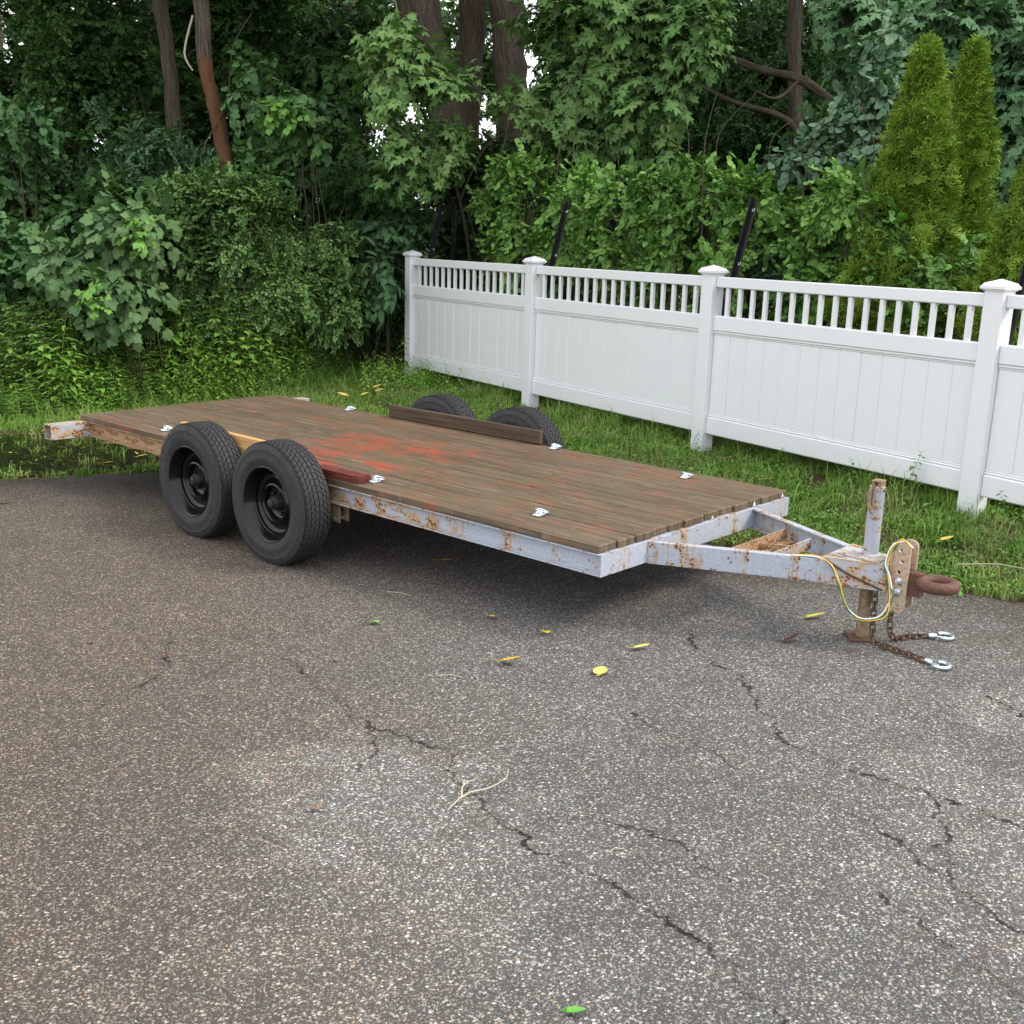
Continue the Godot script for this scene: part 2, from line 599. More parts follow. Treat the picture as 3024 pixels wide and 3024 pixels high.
func edge_rust_image(sd: int, rusty: float) -> Image:
	# paint on a rail 10 cm high: u runs along it, v up it; rust starts at the edges and the ends and runs down
	var w := 512
	var h := 128
	var f := FastNoiseLite.new()
	f.seed = sd
	f.frequency = 1.0
	f.fractal_octaves = 4
	var out := PackedByteArray()
	for y in h:
		for x in w:
			var u := float(x) / w
			var v := float(y) / h
			var big := f.get_noise_2d(cos(u * TAU) * 0.9, sin(u * TAU) * 0.9 + 9.0)
			var mid := f.get_noise_3d(cos(u * TAU) * 2.6, sin(u * TAU) * 2.6, v * 1.6)
			var fine := f.get_noise_3d(cos(u * TAU) * 11.0, sin(u * TAU) * 11.0, v * 7.0 + 30.0)
			var drip := f.get_noise_3d(cos(u * TAU) * 9.0, sin(u * TAU) * 9.0, v * 0.45 + 60.0)
			var edge := pow(absf(v - 0.5) * 2.0, 5.0)
			var c := Color(0.60, 0.628, 0.68).lerp(Color(0.685, 0.70, 0.735), 0.5 + fine)
			var bloom := clampf((big * 1.3 + mid * 0.7 + edge * 0.35 + drip * 0.8 + rusty - 0.36) * 2.4, 0.0, 1.0)
			c = c.lerp(Color(0.74, 0.65, 0.53).lerp(Color(0.66, 0.50, 0.34), clampf(0.5 + drip * 2.0, 0.0, 1.0)), bloom * 0.75)
			var deep := clampf((mid * 0.9 + fine * 1.1 + edge * 0.42 + big * 0.5 + rusty - 0.62) * 5.0, 0.0, 1.0)
			c = c.lerp(Color(0.56, 0.36, 0.20).lerp(Color(0.34, 0.20, 0.125), clampf(0.5 + fine * 2.0, 0.0, 1.0)), deep)
			out.append(int(c.r * 255))
			out.append(int(c.g * 255))
			out.append(int(c.b * 255))
	return rgb_image(w, h, out)


func noise_tex(freq: float, sd: int, stops: Array, w := 512, h := 512, stretch := 1) -> ImageTexture:
	var a := grey(w, h, FastNoiseLite.TYPE_SIMPLEX, freq, sd, 4, stretch)
	var b := grey(w, h, FastNoiseLite.TYPE_SIMPLEX, freq * 4.0, sd + 1, 3, stretch)
	return tex(ramp(w, h, a, b, stops, 0.4))


func mat(called: String, color: Color, rough: float, texture: Texture2D = null, scale := Vector3.ONE, spec := 0.5, metal := 0.0) -> StandardMaterial3D:
	var m := StandardMaterial3D.new()
	m.resource_name = called
	m.albedo_color = color
	m.roughness = rough
	m.metallic = metal
	m.metallic_specular = spec
	m.vertex_color_use_as_albedo = true
	if texture:
		m.albedo_texture = texture
		m.uv1_scale = scale
	M[called] = m
	return m


func leaf_mat(called: String, rough: float, spec: float, back: Color) -> void:
	var m := mat(called, Color.WHITE, rough, null, Vector3.ONE, spec)
	m.backlight_enabled = true
	m.backlight = back


func materials() -> void:
	var asphalt := asphalt_images()
	var m := mat("asphalt", Color(1, 1, 1), 0.88, tex(asphalt[0]), Vector3(1.0 / 2.4, 1.0 / 2.4, 1), 0.4)
	m.heightmap_enabled = true
	m.heightmap_texture = tex(asphalt[1])
	m.heightmap_scale = 0.26
	m.detail_enabled = true
	m.detail_blend_mode = BaseMaterial3D.BLEND_MODE_MUL
	m.detail_uv_layer = BaseMaterial3D.DETAIL_UV_2
	m.detail_albedo = tex(macro_image())
	mat("soil", Color.WHITE, 0.95, noise_tex(0.02, 71, [[0.0, Color(0.18, 0.145, 0.11)], [0.45, Color(0.29, 0.24, 0.18)], [0.7, Color(0.30, 0.30, 0.17)], [1.0, Color(0.42, 0.36, 0.28)]]), Vector3(0.8, 0.8, 1), 0.3)
	var wood := tex(wood_image())
	m = mat("wood", Color.WHITE, 0.55, wood, Vector3(0.45, 1.5, 1), 0.35)
	m.heightmap_enabled = true
	m.heightmap_texture = wood
	m.heightmap_scale = 0.18
	m.detail_enabled = true
	m.detail_uv_layer = BaseMaterial3D.DETAIL_UV_2
	m.detail_albedo = tex(deck_marks())
	m = mat("plain_wood", Color.WHITE, 0.8, wood, Vector3(0.45, 1.5, 1), 0.35)
	m.heightmap_enabled = true
	m.heightmap_texture = wood
	m.heightmap_scale = 0.18
	mat("pale_wood", Color.WHITE, 0.75, noise_tex(0.03, 52, [[0.0, Color(0.52, 0.36, 0.20)], [0.5, Color(0.74, 0.58, 0.37)], [1.0, Color(0.85, 0.72, 0.53)]], 512, 512, 16), Vector3(0.6, 3.0, 1), 0.4)
	mat("red_wood", Color.WHITE, 0.6, noise_tex(0.03, 55, [[0.0, Color(0.22, 0.09, 0.07)], [0.5, Color(0.36, 0.15, 0.115)], [0.75, Color(0.45, 0.24, 0.19)], [1.0, Color(0.66, 0.55, 0.48)]], 512, 512, 8), Vector3(1.2, 3.0, 1), 0.45)
	mat("paint", Color.WHITE, 0.5, tex(steel_image(61, 0.40, 0.6, 0.30)), Vector3(1.5, 1.5, 1), 0.5)
	mat("worn_paint", Color.WHITE, 0.6, tex(steel_image(63, 0.62, 0.75, 0.38)), Vector3(1.8, 1.8, 1), 0.45)
	mat("clean_paint", Color.WHITE, 0.5, tex(steel_image(64, 0.27, 0.45, 0.26)), Vector3(1.5, 1.5, 1), 0.5)
	m = mat("beam_paint", Color.WHITE, 0.5, tex(edge_rust_image(161, 0.03)), Vector3(0.9, 9.7, 1), 0.5)
	m.uv1_offset = Vector3(0.35, -6.68, 0)
	m = mat("header_paint", Color.WHITE, 0.5, tex(edge_rust_image(162, 0.0)), Vector3(0.7, 9.8, 1), 0.5)
	m.uv1_offset = Vector3(0.1, 0.5, 0)
	m = mat("rail_paint", Color.WHITE, 0.55, tex(edge_rust_image(163, -0.10)), Vector3(0.9, 9.9, 1), 0.5)
	m.uv1_offset = Vector3(0.2, -6.83, 0)
	mat("rusty_paint", Color.WHITE, 0.75, tex(steel_image(65, 1.12, 1.15, 0.46)), Vector3(2.2, 2.2, 1), 0.4)
	mat("tongue_paint", Color.WHITE, 0.5, tex(steel_image(62, 0.47, 0.6, 0.29)), Vector3(1.3, 1.3, 1), 0.5)
	mat("jack_paint", Color.WHITE, 0.5, tex(steel_image(70, 0.34, 0.5, 0.3)), Vector3(2.5, 2.5, 1), 0.5)
	mat("hitch_paint", Color.WHITE, 0.6, tex(steel_image(72, 0.85, 0.6, 0.30)), Vector3(2.5, 2.5, 1), 0.45)
	mat("chain_steel", Color(0.36, 0.32, 0.28), 0.6, null, Vector3.ONE, 0.5, 0.35)
	mat("grit", Color.WHITE, 0.8, null, Vector3.ONE, 0.4)
	mat("rust", Color.WHITE, 0.85, noise_tex(0.03, 67, [[0.0, Color(0.20, 0.15, 0.12)], [0.5, Color(0.32, 0.24, 0.185)], [1.0, Color(0.45, 0.35, 0.27)]]), Vector3(3, 3, 1), 0.35)
	mat("brown_steel", Color.WHITE, 0.7, noise_tex(0.03, 68, [[0.0, Color(0.25, 0.17, 0.14)], [0.5, Color(0.36, 0.24, 0.20)], [1.0, Color(0.47, 0.33, 0.27)]]), Vector3(4, 4, 1), 0.45)
	mat("tan_steel", Color.WHITE, 0.7, noise_tex(0.02, 69, [[0.0, Color(0.36, 0.30, 0.23)], [0.5, Color(0.52, 0.45, 0.36)], [1.0, Color(0.62, 0.55, 0.46)]]), Vector3(2, 2, 1), 0.4)
	mat("zinc", Color(0.80, 0.83, 0.86), 0.32, null, Vector3.ONE, 0.5, 0.85)
	mat("white_zinc", Color(0.82, 0.85, 0.88), 0.5)
	mat("rubber", Color.WHITE, 0.72, noise_tex(0.02, 81, [[0.0, Color(0.15, 0.15, 0.155)], [0.5, Color(0.19, 0.19, 0.193)], [1.0, Color(0.26, 0.256, 0.25)]]), Vector3(3, 3, 1), 0.4)
	mat("black_steel", Color(0.045, 0.045, 0.048), 0.2, null, Vector3.ONE, 0.42)
	mat("black_paint", Color(0.07, 0.07, 0.075), 0.42)
	mat("dark_grease", Color(0.12, 0.10, 0.085), 0.6)
	m = mat("vinyl", Color.WHITE, 0.36, noise_tex(0.008, 91, [[0.0, Color(0.862, 0.866, 0.872)], [1.0, Color(0.875, 0.88, 0.886)]]), Vector3(0.7, 0.7, 1), 0.5)
	mat("yellow_wire", Color(0.85, 0.66, 0.15), 0.4)
	mat("white_wire", Color(0.88, 0.89, 0.86), 0.4)
	mat("green_wire", Color(0.10, 0.40, 0.30), 0.4)
	mat("bark", Color.WHITE, 0.9, noise_tex(0.03, 101, [[0.0, Color(0.13, 0.115, 0.10)], [0.4, Color(0.31, 0.28, 0.24)], [0.7, Color(0.43, 0.395, 0.345)], [1.0, Color(0.56, 0.53, 0.48)]], 512, 512, 8), Vector3(0.9, 2.4, 1), 0.25)
	M.bark.heightmap_enabled = true
	M.bark.heightmap_texture = M.bark.albedo_texture
	M.bark.heightmap_scale = 1.6
	mat("red_bark", Color.WHITE, 0.85, noise_tex(0.03, 104, [[0.0, Color(0.15, 0.10, 0.075)], [0.4, Color(0.36, 0.25, 0.18)], [0.65, Color(0.47, 0.35, 0.25)], [1.0, Color(0.62, 0.50, 0.38)]], 512, 512, 8), Vector3(0.9, 5.0, 1), 0.25)
	M.red_bark.heightmap_enabled = true
	M.red_bark.heightmap_texture = M.red_bark.albedo_texture
	M.red_bark.heightmap_scale = 1.0
	mat("twig", Color(0.27, 0.245, 0.19), 0.85)
	mat("pale_twig", Color(0.70, 0.66, 0.58), 0.85)
	leaf_mat("leaf", 0.55, 0.36, Color(0.40, 0.52, 0.14))
	leaf_mat("glossy_leaf", 0.45, 0.4, Color(0.3, 0.4, 0.12))
	leaf_mat("matt_leaf", 0.62, 0.32, Color(0.36, 0.5, 0.14))
	leaf_mat("grass", 0.6, 0.35, Color(0.42, 0.55, 0.14))
	leaf_mat("scale_leaf", 0.66, 0.3, Color(0.3, 0.42, 0.08))
	leaf_mat("fallen", 0.55, 0.4, Color(0.3, 0.28, 0.08))
	mat("water", Color(0.13, 0.125, 0.09), 0.02, null, Vector3.ONE, 0.5)


# ------------------------------------------------------------------ leaves and twigs
func leaf_simple(mb: MB, xf: Transform3D, length: float, half: float, belly := 0.42, fold := 0.22, droop := 0.25, steps := 4) -> void:
	# a leaf along +z, its face up +y, folded along the midrib and drooping to the tip
	var mids := []
	var ls := []
	var rs := []
	for i in steps + 1:
		var t := float(i) / steps
		var w := half * pow(sin(PI * pow(t, log(0.5) / log(belly))), 0.8) if i > 0 and i < steps else 0.0
		var y := -droop * length * t * t
		mids.append(xf * Vector3(0, y, t * length))
		ls.append(xf * Vector3(-w, y + fold * w, t * length))
		rs.append(xf * Vector3(w, y + fold * w, t * length))
	var up := xf.basis.y
	for i in steps:
		if i > 0:
			mb.flat(mids[i], ls[i], ls[i + 1], up)
			mb.flat(mids[i], rs[i], rs[i + 1], up)
		if i < steps - 1:
			mb.flat(mids[i], ls[i + 1], mids[i + 1], up)
			mb.flat(mids[i], rs[i + 1], mids[i + 1], up)
		else:
			if i == 0: continue
	# close the tip and the base
	mb.flat(mids[0], ls[1], mids[1], up)
	mb.flat(mids[0], rs[1], mids[1], up)


func leaf_palmate(mb: MB, xf: Transform3D, size: float, lobes: Array, droop := 0.25, cup := 0.12) -> void:
	# lobes: [angle from the tip in degrees, length], valleys between them; a fan round the stalk's foot
	var up := xf.basis.y
	var pts := []
	for l in lobes:
		var a := deg_to_rad(l[0])
		var r: float = l[1] * size
		var p := Vector3(sin(a) * r, 0, cos(a) * r)
		p.y = -droop * r * r / size + cup * absf(p.x)
		pts.append(xf * p)
	var c := xf.origin
	for i in pts.size() - 1:
		mb.flat(c, pts[i], pts[i + 1], up)


const MAPLE := [[-165.0, 0.28], [-128.0, 0.52], [-112.0, 0.34], [-98.0, 0.42], [-80.0, 0.56], [-64.0, 0.93], [-54.0, 0.62], [-46.0, 0.66], [-30.0, 0.42], [-19.0, 0.78], [-12.0, 0.80], [0.0, 1.08], [12.0, 0.80], [19.0, 0.78], [30.0, 0.42], [46.0, 0.66], [54.0, 0.62], [64.0, 0.93], [80.0, 0.56], [98.0, 0.42], [112.0, 0.34], [128.0, 0.52], [165.0, 0.28]]
const GRAPE := [[-172.0, 0.30], [-145.0, 0.62], [-110.0, 0.66], [-85.0, 0.66], [-62.0, 0.86], [-42.0, 0.62], [-24.0, 0.78], [0.0, 1.0], [24.0, 0.78], [42.0, 0.62], [62.0, 0.86], [85.0, 0.66], [110.0, 0.66], [145.0, 0.62], [172.0, 0.30]]
const ROUND := [[-175.0, 0.30], [-140.0, 0.5], [-100.0, 0.56], [-60.0, 0.62], [-28.0, 0.74], [0.0, 0.95], [28.0, 0.74], [60.0, 0.62], [100.0, 0.56], [140.0, 0.5], [175.0, 0.30]]


func face(at: Vector3, fwd: Vector3, up: Vector3) -> Transform3D:
	var z := fwd.normalized()
	var x := up.cross(z)
	if x.length() < 0.05:
		x = Vector3.RIGHT.cross(z)
	x = x.normalized()
	return Transform3D(Basis(x, z.cross(x), z), at)


func shade(mb: MB, spread := 0.18) -> void:
	var k := rr(1.0 - spread, 1.0 + spread)
	mb.tint = Color(k * rr(0.94, 1.06), k, k * rr(0.9, 1.1))


func stem_color(mb: MB) -> void:
	mb.tint = Color(0.9, 0.55, 0.7)


func twig_spray(kind: String, count: int, length: float, size: float, spread := 0.25) -> ArrayMesh:
	# a leafy shoot along +z: leaves left and right of a thin stem, faces up
	var mb := MB.new()
	stem_color(mb)
	var sag := length * rr(0.1, 0.25)
	var at := func(t: float) -> Vector3: return Vector3(sin(t * 2.4) * length * 0.06, -sag * t * t, t * length)
	var pts := []
	for i in 4:
		pts.append(at.call(i / 3.0))
	mb.tube(pts, [0.004, 0.0035, 0.0025, 0.0015] if size > 0.07 else [0.0026, 0.0022, 0.0016, 0.001], 3, false)
	for i in count:
		var t := clampf((i + 0.6) / count + rr(-0.04, 0.04), 0.05, 1.0)
		var p: Vector3 = at.call(t)
		var sd := -1.0 if i % 2 == 0 else 1.0
		var a := sd * rr(0.65, 1.25) * (1.0 - 0.65 * t)
		var f := Vector3(sin(a), rr(-0.35, 0.2), cos(a)).normalized()
		var up := (Vector3.UP + Vector3(rr(-1, 1), 0, rr(-1, 1)) * spread * 2.0).normalized()
		var s := size * rr(0.72, 1.15) * (1.0 - 0.25 * absf(t - 0.5))
		shade(mb)
		match kind:
			"maple":
				var q := p + f * s * 0.55 + Vector3(0, s * 0.1, 0)
				leaf_palmate(mb, face(q, f + Vector3(0, -0.45, 0), up), s * 0.78, MAPLE, rr(0.1, 0.4), rr(-0.05, 0.2))
			"grape":
				var q := p + f * s * 0.5
				leaf_palmate(mb, face(q, f + Vector3(0, -0.75, 0), up + f * 0.5), s * 0.8, GRAPE, rr(0.05, 0.3), rr(0.0, 0.2))
			"round":
				var q := p + f * s * 0.3
				leaf_palmate(mb, face(q, f + Vector3(0, -0.3, 0), up), s * 0.85, ROUND, rr(0.05, 0.3), rr(0.05, 0.25))
			"oval":
				leaf_simple(mb, face(p, f, up), s, s * 0.27, 0.5, 0.25, rr(0.05, 0.3), 3)
			"long":
				leaf_simple(mb, face(p, f + Vector3(0, -0.35, 0), up), s, s * 0.19, 0.42, 0.25, rr(0.15, 0.45), 4)
	return mb.mesh()


func weed_plant(kind: int) -> ArrayMesh:
	# an upright herb, 1 unit tall
	var mb := MB.new()
	var bend := Vector3(rr(-0.2, 0.2), 0, rr(-0.2, 0.2))
	var at := func(t: float) -> Vector3: return Vector3(0, t, 0) + bend * t * t
	stem_color(mb)
	mb.tube([at.call(0.0), at.call(0.5), at.call(1.0)], [0.008, 0.006, 0.003], 3, false)
	var n := 20
	for i in n:
		var t := pow((i + 0.5) / n, 0.8)
		var p: Vector3 = at.call(t)
		var a := i * 2.4 + rr(-0.4, 0.4)
		var f := Vector3(cos(a), rr(0.1, 0.55), sin(a)).normalized()
		shade(mb, 0.2)
		var s := lerpf(0.24, 0.10, t) * rr(0.8, 1.2)
		if kind == 0:      # divided leaves
			for k in 5:
				var u := 0.25 + 0.75 * (k / 4.0)
				var sgn := 0.0 if k == 4 else (-1.0 if k % 2 == 0 else 1.0)
				var side := f.cross(Vector3.UP).normalized()
				var q := p + f * s * u * 0.7
				leaf_simple(mb, face(q, f + side * sgn * 0.9 + Vector3(0, -0.3 * u, 0), Vector3.UP + rdir() * 0.3), s * 0.48, s * 0.075, 0.45, 0.2, 0.3, 3)
		elif kind == 1:     # broad toothed leaves
			leaf_simple(mb, face(p + f * s * 0.2, f + Vector3(0, -0.35, 0), Vector3.UP + rdir() * 0.35), s * 0.8, s * 0.27, 0.36, 0.22, 0.4, 4)
		else:               # lance leaves
			leaf_simple(mb, face(p, f, Vector3.UP + rdir() * 0.3), s * 1.1, s * 0.12, 0.42, 0.25, 0.5, 4)
	return mb.mesh()


func grass_tuft(blades: int, tall: float, wide: float) -> ArrayMesh:
	var mb := MB.new()
	for i in blades:
		var a := rr(0, TAU)
		var d := Vector3(cos(a), 0, sin(a))
		var p := Vector3(rr(-1, 1), 0, rr(-1, 1)) * wide
		var h := tall * rr(0.5, 1.1)
		var lean := rr(0.25, 1.1)
		var sd := d.cross(Vector3.UP) * rr(0.0016, 0.0034)
		shade(mb, 0.3)
		if rng.randf() < 0.07:
			mb.tint = Color(2.4, 1.35, 1.0)
		var p1 := p + Vector3(0, h * 0.55, 0) + d * h * lean * 0.3
		var p2 := p + Vector3(0, h * (1.0 - 0.3 * lean), 0) + d * h * lean
		mb.flat(p - sd, p + sd, p1 + sd * 0.8, d + Vector3.UP)
		mb.flat(p - sd, p1 + sd * 0.8, p1 - sd * 0.8, d + Vector3.UP)
		mb.flat(p1 - sd * 0.8, p1 + sd * 0.8, p2, d + Vector3.UP)
	return mb.mesh()


func clover_tuft() -> ArrayMesh:
	var mb := MB.new()
	for i in 12:
		var p := Vector3(rr(-0.07, 0.07), rr(0.015, 0.06), rr(-0.07, 0.07))
		shade(mb, 0.25)
		leaf_simple(mb, face(p, rdir() * Vector3(1, 0.25, 1), Vector3.UP + rdir() * 0.4), rr(0.016, 0.032), rr(0.006, 0.011), 0.5, 0.2, 0.3, 3)
	return mb.mesh()


func cedar_spray() -> ArrayMesh:
	# a flat fan of scale foliage along +z, each branchlet forked again
	var mb := MB.new()
	for i in 8:
		var a := (i / 7.0 - 0.5) * 2.1 + rr(-0.15, 0.15)
		var l := 0.062 * rr(0.75, 1.2)
		var d := Vector3(rr(-0.25, 0.25), sin(a), cos(a)).normalized()
		var o := d * 0.012
		shade(mb, 0.25)
		var sy := d.cross(Vector3.RIGHT).normalized()
		mb.flat(o - sy * 0.004, o + sy * 0.004, o + d * l, Vector3.RIGHT)
		for k in 4:
			var b := o + d * l * (0.25 + 0.2 * k)
			var e := (d * 0.8 + sy * (0.8 if k % 2 == 0 else -0.8) + Vector3(rr(-0.5, 0.5), 0, 0)).normalized()
			var w := e.cross(Vector3.RIGHT).normalized() * 0.0045
			mb.flat(b - w, b + w, b + e * l * 0.42, Vector3.RIGHT)
	return mb.mesh()


func make_twigs() -> void:
	twigs.maple = [twig_spray("maple", 9, 0.40, 0.112), twig_spray("maple", 8, 0.34, 0.122), twig_spray("maple", 10, 0.44, 0.100)]
	twigs.grape = [twig_spray("grape", 6, 0.36, 0.128), twig_spray("grape", 7, 0.42, 0.108)]
	twigs.round = [twig_spray("round", 13, 0.32, 0.062, 0.4), twig_spray("round", 11, 0.26, 0.068, 0.4), twig_spray("round", 15, 0.36, 0.056, 0.4)]
	twigs.poplar = [twig_spray("round", 10, 0.30, 0.066, 0.45), twig_spray("round", 9, 0.26, 0.060, 0.45)]
	twigs.oval = [twig_spray("oval", 15, 0.22, 0.056, 0.45), twig_spray("oval", 17, 0.26, 0.052, 0.5), twig_spray("oval", 13, 0.19, 0.060, 0.45)]
	twigs.long = [twig_spray("long", 8, 0.42, 0.20), twig_spray("long", 9, 0.5, 0.18)]
	twigs.mugwort = [weed_plant(0), weed_plant(0), weed_plant(0)]
	twigs.broad = [weed_plant(1), weed_plant(1)]
	twigs.lance = [weed_plant(2), weed_plant(2)]
	twigs.grass = [grass_tuft(16, 0.075, 0.045), grass_tuft(14, 0.10, 0.05), grass_tuft(18, 0.06, 0.05)]
	twigs.tall = [grass_tuft(12, 0.24, 0.04), grass_tuft(10, 0.19, 0.05)]
	twigs.clover = [clover_tuft(), clover_tuft()]
	twigs.cedar = [cedar_spray(), cedar_spray(), cedar_spray()]


func scatter(parent: Node, called: String, shapes: Array, material: Material, where: Array, colors: Array) -> void:
	# one MultiMesh per variant
	var k := shapes.size()
	for s in k:
		var n := 0
		for i in range(s, where.size(), k): n += 1
		if n == 0: continue
		var mm := MultiMesh.new()
		mm.transform_format = MultiMesh.TRANSFORM_3D
		mm.use_colors = true
		mm.mesh = shapes[s]
		mm.instance_count = n
		var j := 0
		for i in range(s, where.size(), k):
			mm.set_instance_transform(j, where[i])
			mm.set_instance_color(j, colors[i])
			j += 1
		var o := MultiMeshInstance3D.new()
		o.name = called
		o.multimesh = mm
		o.material_override = material
		if parent != self:
			o.transform = parent.transform.affine_inverse()
		parent.add_child(o, true)
		o.set_meta("kind", "stuff")


func foliage(parent: Node, called: String, kind: String, material: String, lobes: Array, count: int, c1: Color, c2: Color, sc := Vector2(0.8, 1.2), opt := {}) -> void:
	var total := 0.0
	for l in lobes:
		total += pow(l[3] * l[4] * l[5], 0.667)
	var gap: float = opt.get("gap", -0.12)
	var freq: float = opt.get("freq", 14.0)
	var upk: float = opt.get("up", 0.9)
	var shell: float = opt.get("shell", 0.42)
	var reach: float = {"maple": 0.24, "grape": 0.22, "round": 0.17, "poplar": 0.15, "oval": 0.12, "long": 0.25}[kind]
	var where := []
	var cols := []
	for l in lobes:
		var c := Vector3(l[0], l[1], l[2])
		var r := Vector3(l[3], l[4], l[5])
		var n := int(count * {"maple": 2.0, "grape": 1.6, "round": 1.15, "poplar": 2.0, "oval": 1.7, "long": 1.0}[kind] * pow(l[3] * l[4] * l[5], 0.667) / total)
		for i in n:
			var d := rdir()
			var p := c + d * r * pow(rng.randf(), shell)
			if noise.get_noise_3d(p.x * freq, p.y * freq, p.z * freq) < gap:
				continue
			if p.y < opt.get("floor", ground_y(p.x, p.z) + 0.06):
				continue
			if opt.has("fence") and (p - FENCE_AT).dot(fnn) < opt.fence:
				continue
			var out := (d / r).normalized()
			var f := (out * 0.9 + rdir() * 0.75 + Vector3(0, opt.get("lift", -0.1), 0)).normalized()
			var up := (Vector3.UP * upk + out * 0.55 + rdir() * 0.35).normalized()
			var s := rr(sc.x, sc.y)
			var xf := face(p, f, up)
			p -= f * reach * s
			where.append(Transform3D(xf.basis.scaled(Vector3(s, s, s)), p))
			var t := clampf(0.5 + 0.9 * noise.get_noise_3d(p.x * 25.0 + 90.0, p.y * 25.0, p.z * 25.0) + rr(-0.35, 0.35), 0.0, 1.0)
			cols.append(c1.lerp(c2, t))
	scatter(parent, called, twigs[kind], M[material], where, cols)


func limb(parent: Node, called: String, pts: Array, radii: Array, material: String, sides := 10) -> void:
	# a gnarled stem through the points, smoothed
	var curve := Curve3D.new()
	for i in pts.size():
		var a: Vector3 = pts[maxi(i - 1, 0)]
		var b: Vector3 = pts[mini(i + 1, pts.size() - 1)]
		curve.add_point(pts[i], (a - b) / 6.0, (b - a) / 6.0)
	var out := []
	var rad := []
	var steps := maxi(4, (pts.size() - 1) * 5)
	for i in steps + 1:
		var t := float(i) / steps * (pts.size() - 1)
		var k := mini(int(t), pts.size() - 2)
		var p := curve.sample(k, t - k)
		var r := lerpf(radii[k], radii[k + 1], t - k)
		rad.append(r * (1.0 + 0.12 * noise.get_noise_1d(t * 90.0 + pts[0].x * 50.0)))
		out.append(p + Vector3(noise.get_noise_1d(t * 60.0 + 9.0), 0, noise.get_noise_1d(t * 60.0 + 99.0)) * r * 0.35)
	var mb := MB.new()
	mb.tube(out, rad, sides)
	var at: Transform3D = parent.transform.affine_inverse() if parent != self else Transform3D()
	put(called, mb, M[material], parent, at)


# ------------------------------------------------------------------ the scene
func _ready() -> void:
	rng.seed = 7
	noise.seed = 13
	noise.frequency = 0.05
	te = Vector3(cos(TRAILER_YAW), 0, -sin(TRAILER_YAW))
	tn = Vector3(sin(TRAILER_YAW), 0, cos(TRAILER_YAW))
	fe = Vector3(cos(FENCE_YAW), 0, -sin(FENCE_YAW))
	fnn = Vector3(sin(FENCE_YAW), 0, cos(FENCE_YAW))

	var cam := Camera3D.new()
	cam.name = "camera"
	cam.fov = 50.18
	cam.near = 0.05
	cam.far = 400.0
	var pitch := 0.2431
	var roll := -0.0299
	var right := Vector3.RIGHT
	var up := Vector3(0, cos(pitch), -sin(pitch))
	var back := -Vector3(0, -sin(pitch), -cos(pitch))
	cam.transform = Transform3D(Basis(right * cos(roll) - up * sin(roll), right * sin(roll) + up * cos(roll), back), Vector3(0, 1.7563, 0))
	add_child(cam)
	cam.current = true

	var env := Environment.new()
	env.background_mode = Environment.BG_SKY
	var sky := Sky.new()
	var psm := ProceduralSkyMaterial.new()
	psm.sky_top_color = Color(0.925, 0.94, 0.96)
	psm.sky_horizon_color = Color(0.96, 0.965, 0.98)
	psm.sky_curve = 0.2
	psm.ground_bottom_color = Color(0.25, 0.25, 0.24)
	psm.ground_horizon_color = Color(0.55, 0.56, 0.56)
	psm.sun_angle_max = 40.0
	sky.sky_material = psm
	env.sky = sky
	env.background_energy_multiplier = 1.1
	env.tonemap_mode = Environment.TONE_MAPPER_LINEAR
	env.tonemap_exposure = 2.0
	env.sdfgi_enabled = true
	env.ssao_enabled = true
	env.ssil_enabled = true
	var we := WorldEnvironment.new()
	we.name = "world_environment"
	we.environment = env
	add_child(we)
	var sun := DirectionalLight3D.new()
	sun.name = "sun"
	sun.light_energy = 0.5
	sun.light_color = Color(1.0, 0.97, 0.93)
	sun.light_angular_distance = 20.0
	sun.shadow_enabled = true
	sun.sky_mode = DirectionalLight3D.SKY_MODE_LIGHT_ONLY
	sun.look_at_from_position(Vector3(8.0, 8.0, 0.8), Vector3.ZERO)
	add_child(sun)

	materials()
	make_twigs()
	build_ground()
	build_fence()
	build_chain_link()
	build_trees()
	build_shrubs()
	build_ground_cover()
	build_trailer()
	build_litter()


func lines(a: float, b: float, step: float, outer: Array) -> Array:
	var out := []
	for o in outer:
		if o < a: out.append(o)
	var n := int(round((b - a) / step))
	for i in n + 1:
		out.append(a + (b - a) * i / n)
	for o in outer:
		if o > b: out.append(o)
	return out


func sheet(xs: Array, zs: Array, height, skip) -> ArrayMesh:
	# height: (x, z) -> y; skip: (x, z) -> bool, cells whose four corners are all skipped are left out
	var st := SurfaceTool.new()
	st.begin(Mesh.PRIMITIVE_TRIANGLES)
	st.set_smooth_group(0)
	var nx := xs.size()
	var no := PackedByteArray()
	for z in zs:
		for x in xs:
			st.set_uv(Vector2(x, z))
			st.set_uv2(Vector2(pingpong((x - MACRO_X) / MACRO_M, 1.0), pingpong((z - MACRO_Z) / MACRO_M, 1.0)))
			st.set_color(Color.WHITE)
			st.add_vertex(Vector3(x, height.call(x, z), z))
			no.append(1 if skip.call(x, z) else 0)
	for j in zs.size() - 1:
		for i in nx - 1:
			var a := j * nx + i
			if no[a] and no[a + 1] and no[a + nx] and no[a + nx + 1]:
				continue
			for k in [a, a + 1, a + nx + 1, a, a + nx + 1, a + nx]:
				st.add_index(k)
	st.generate_normals()
	return st.commit()


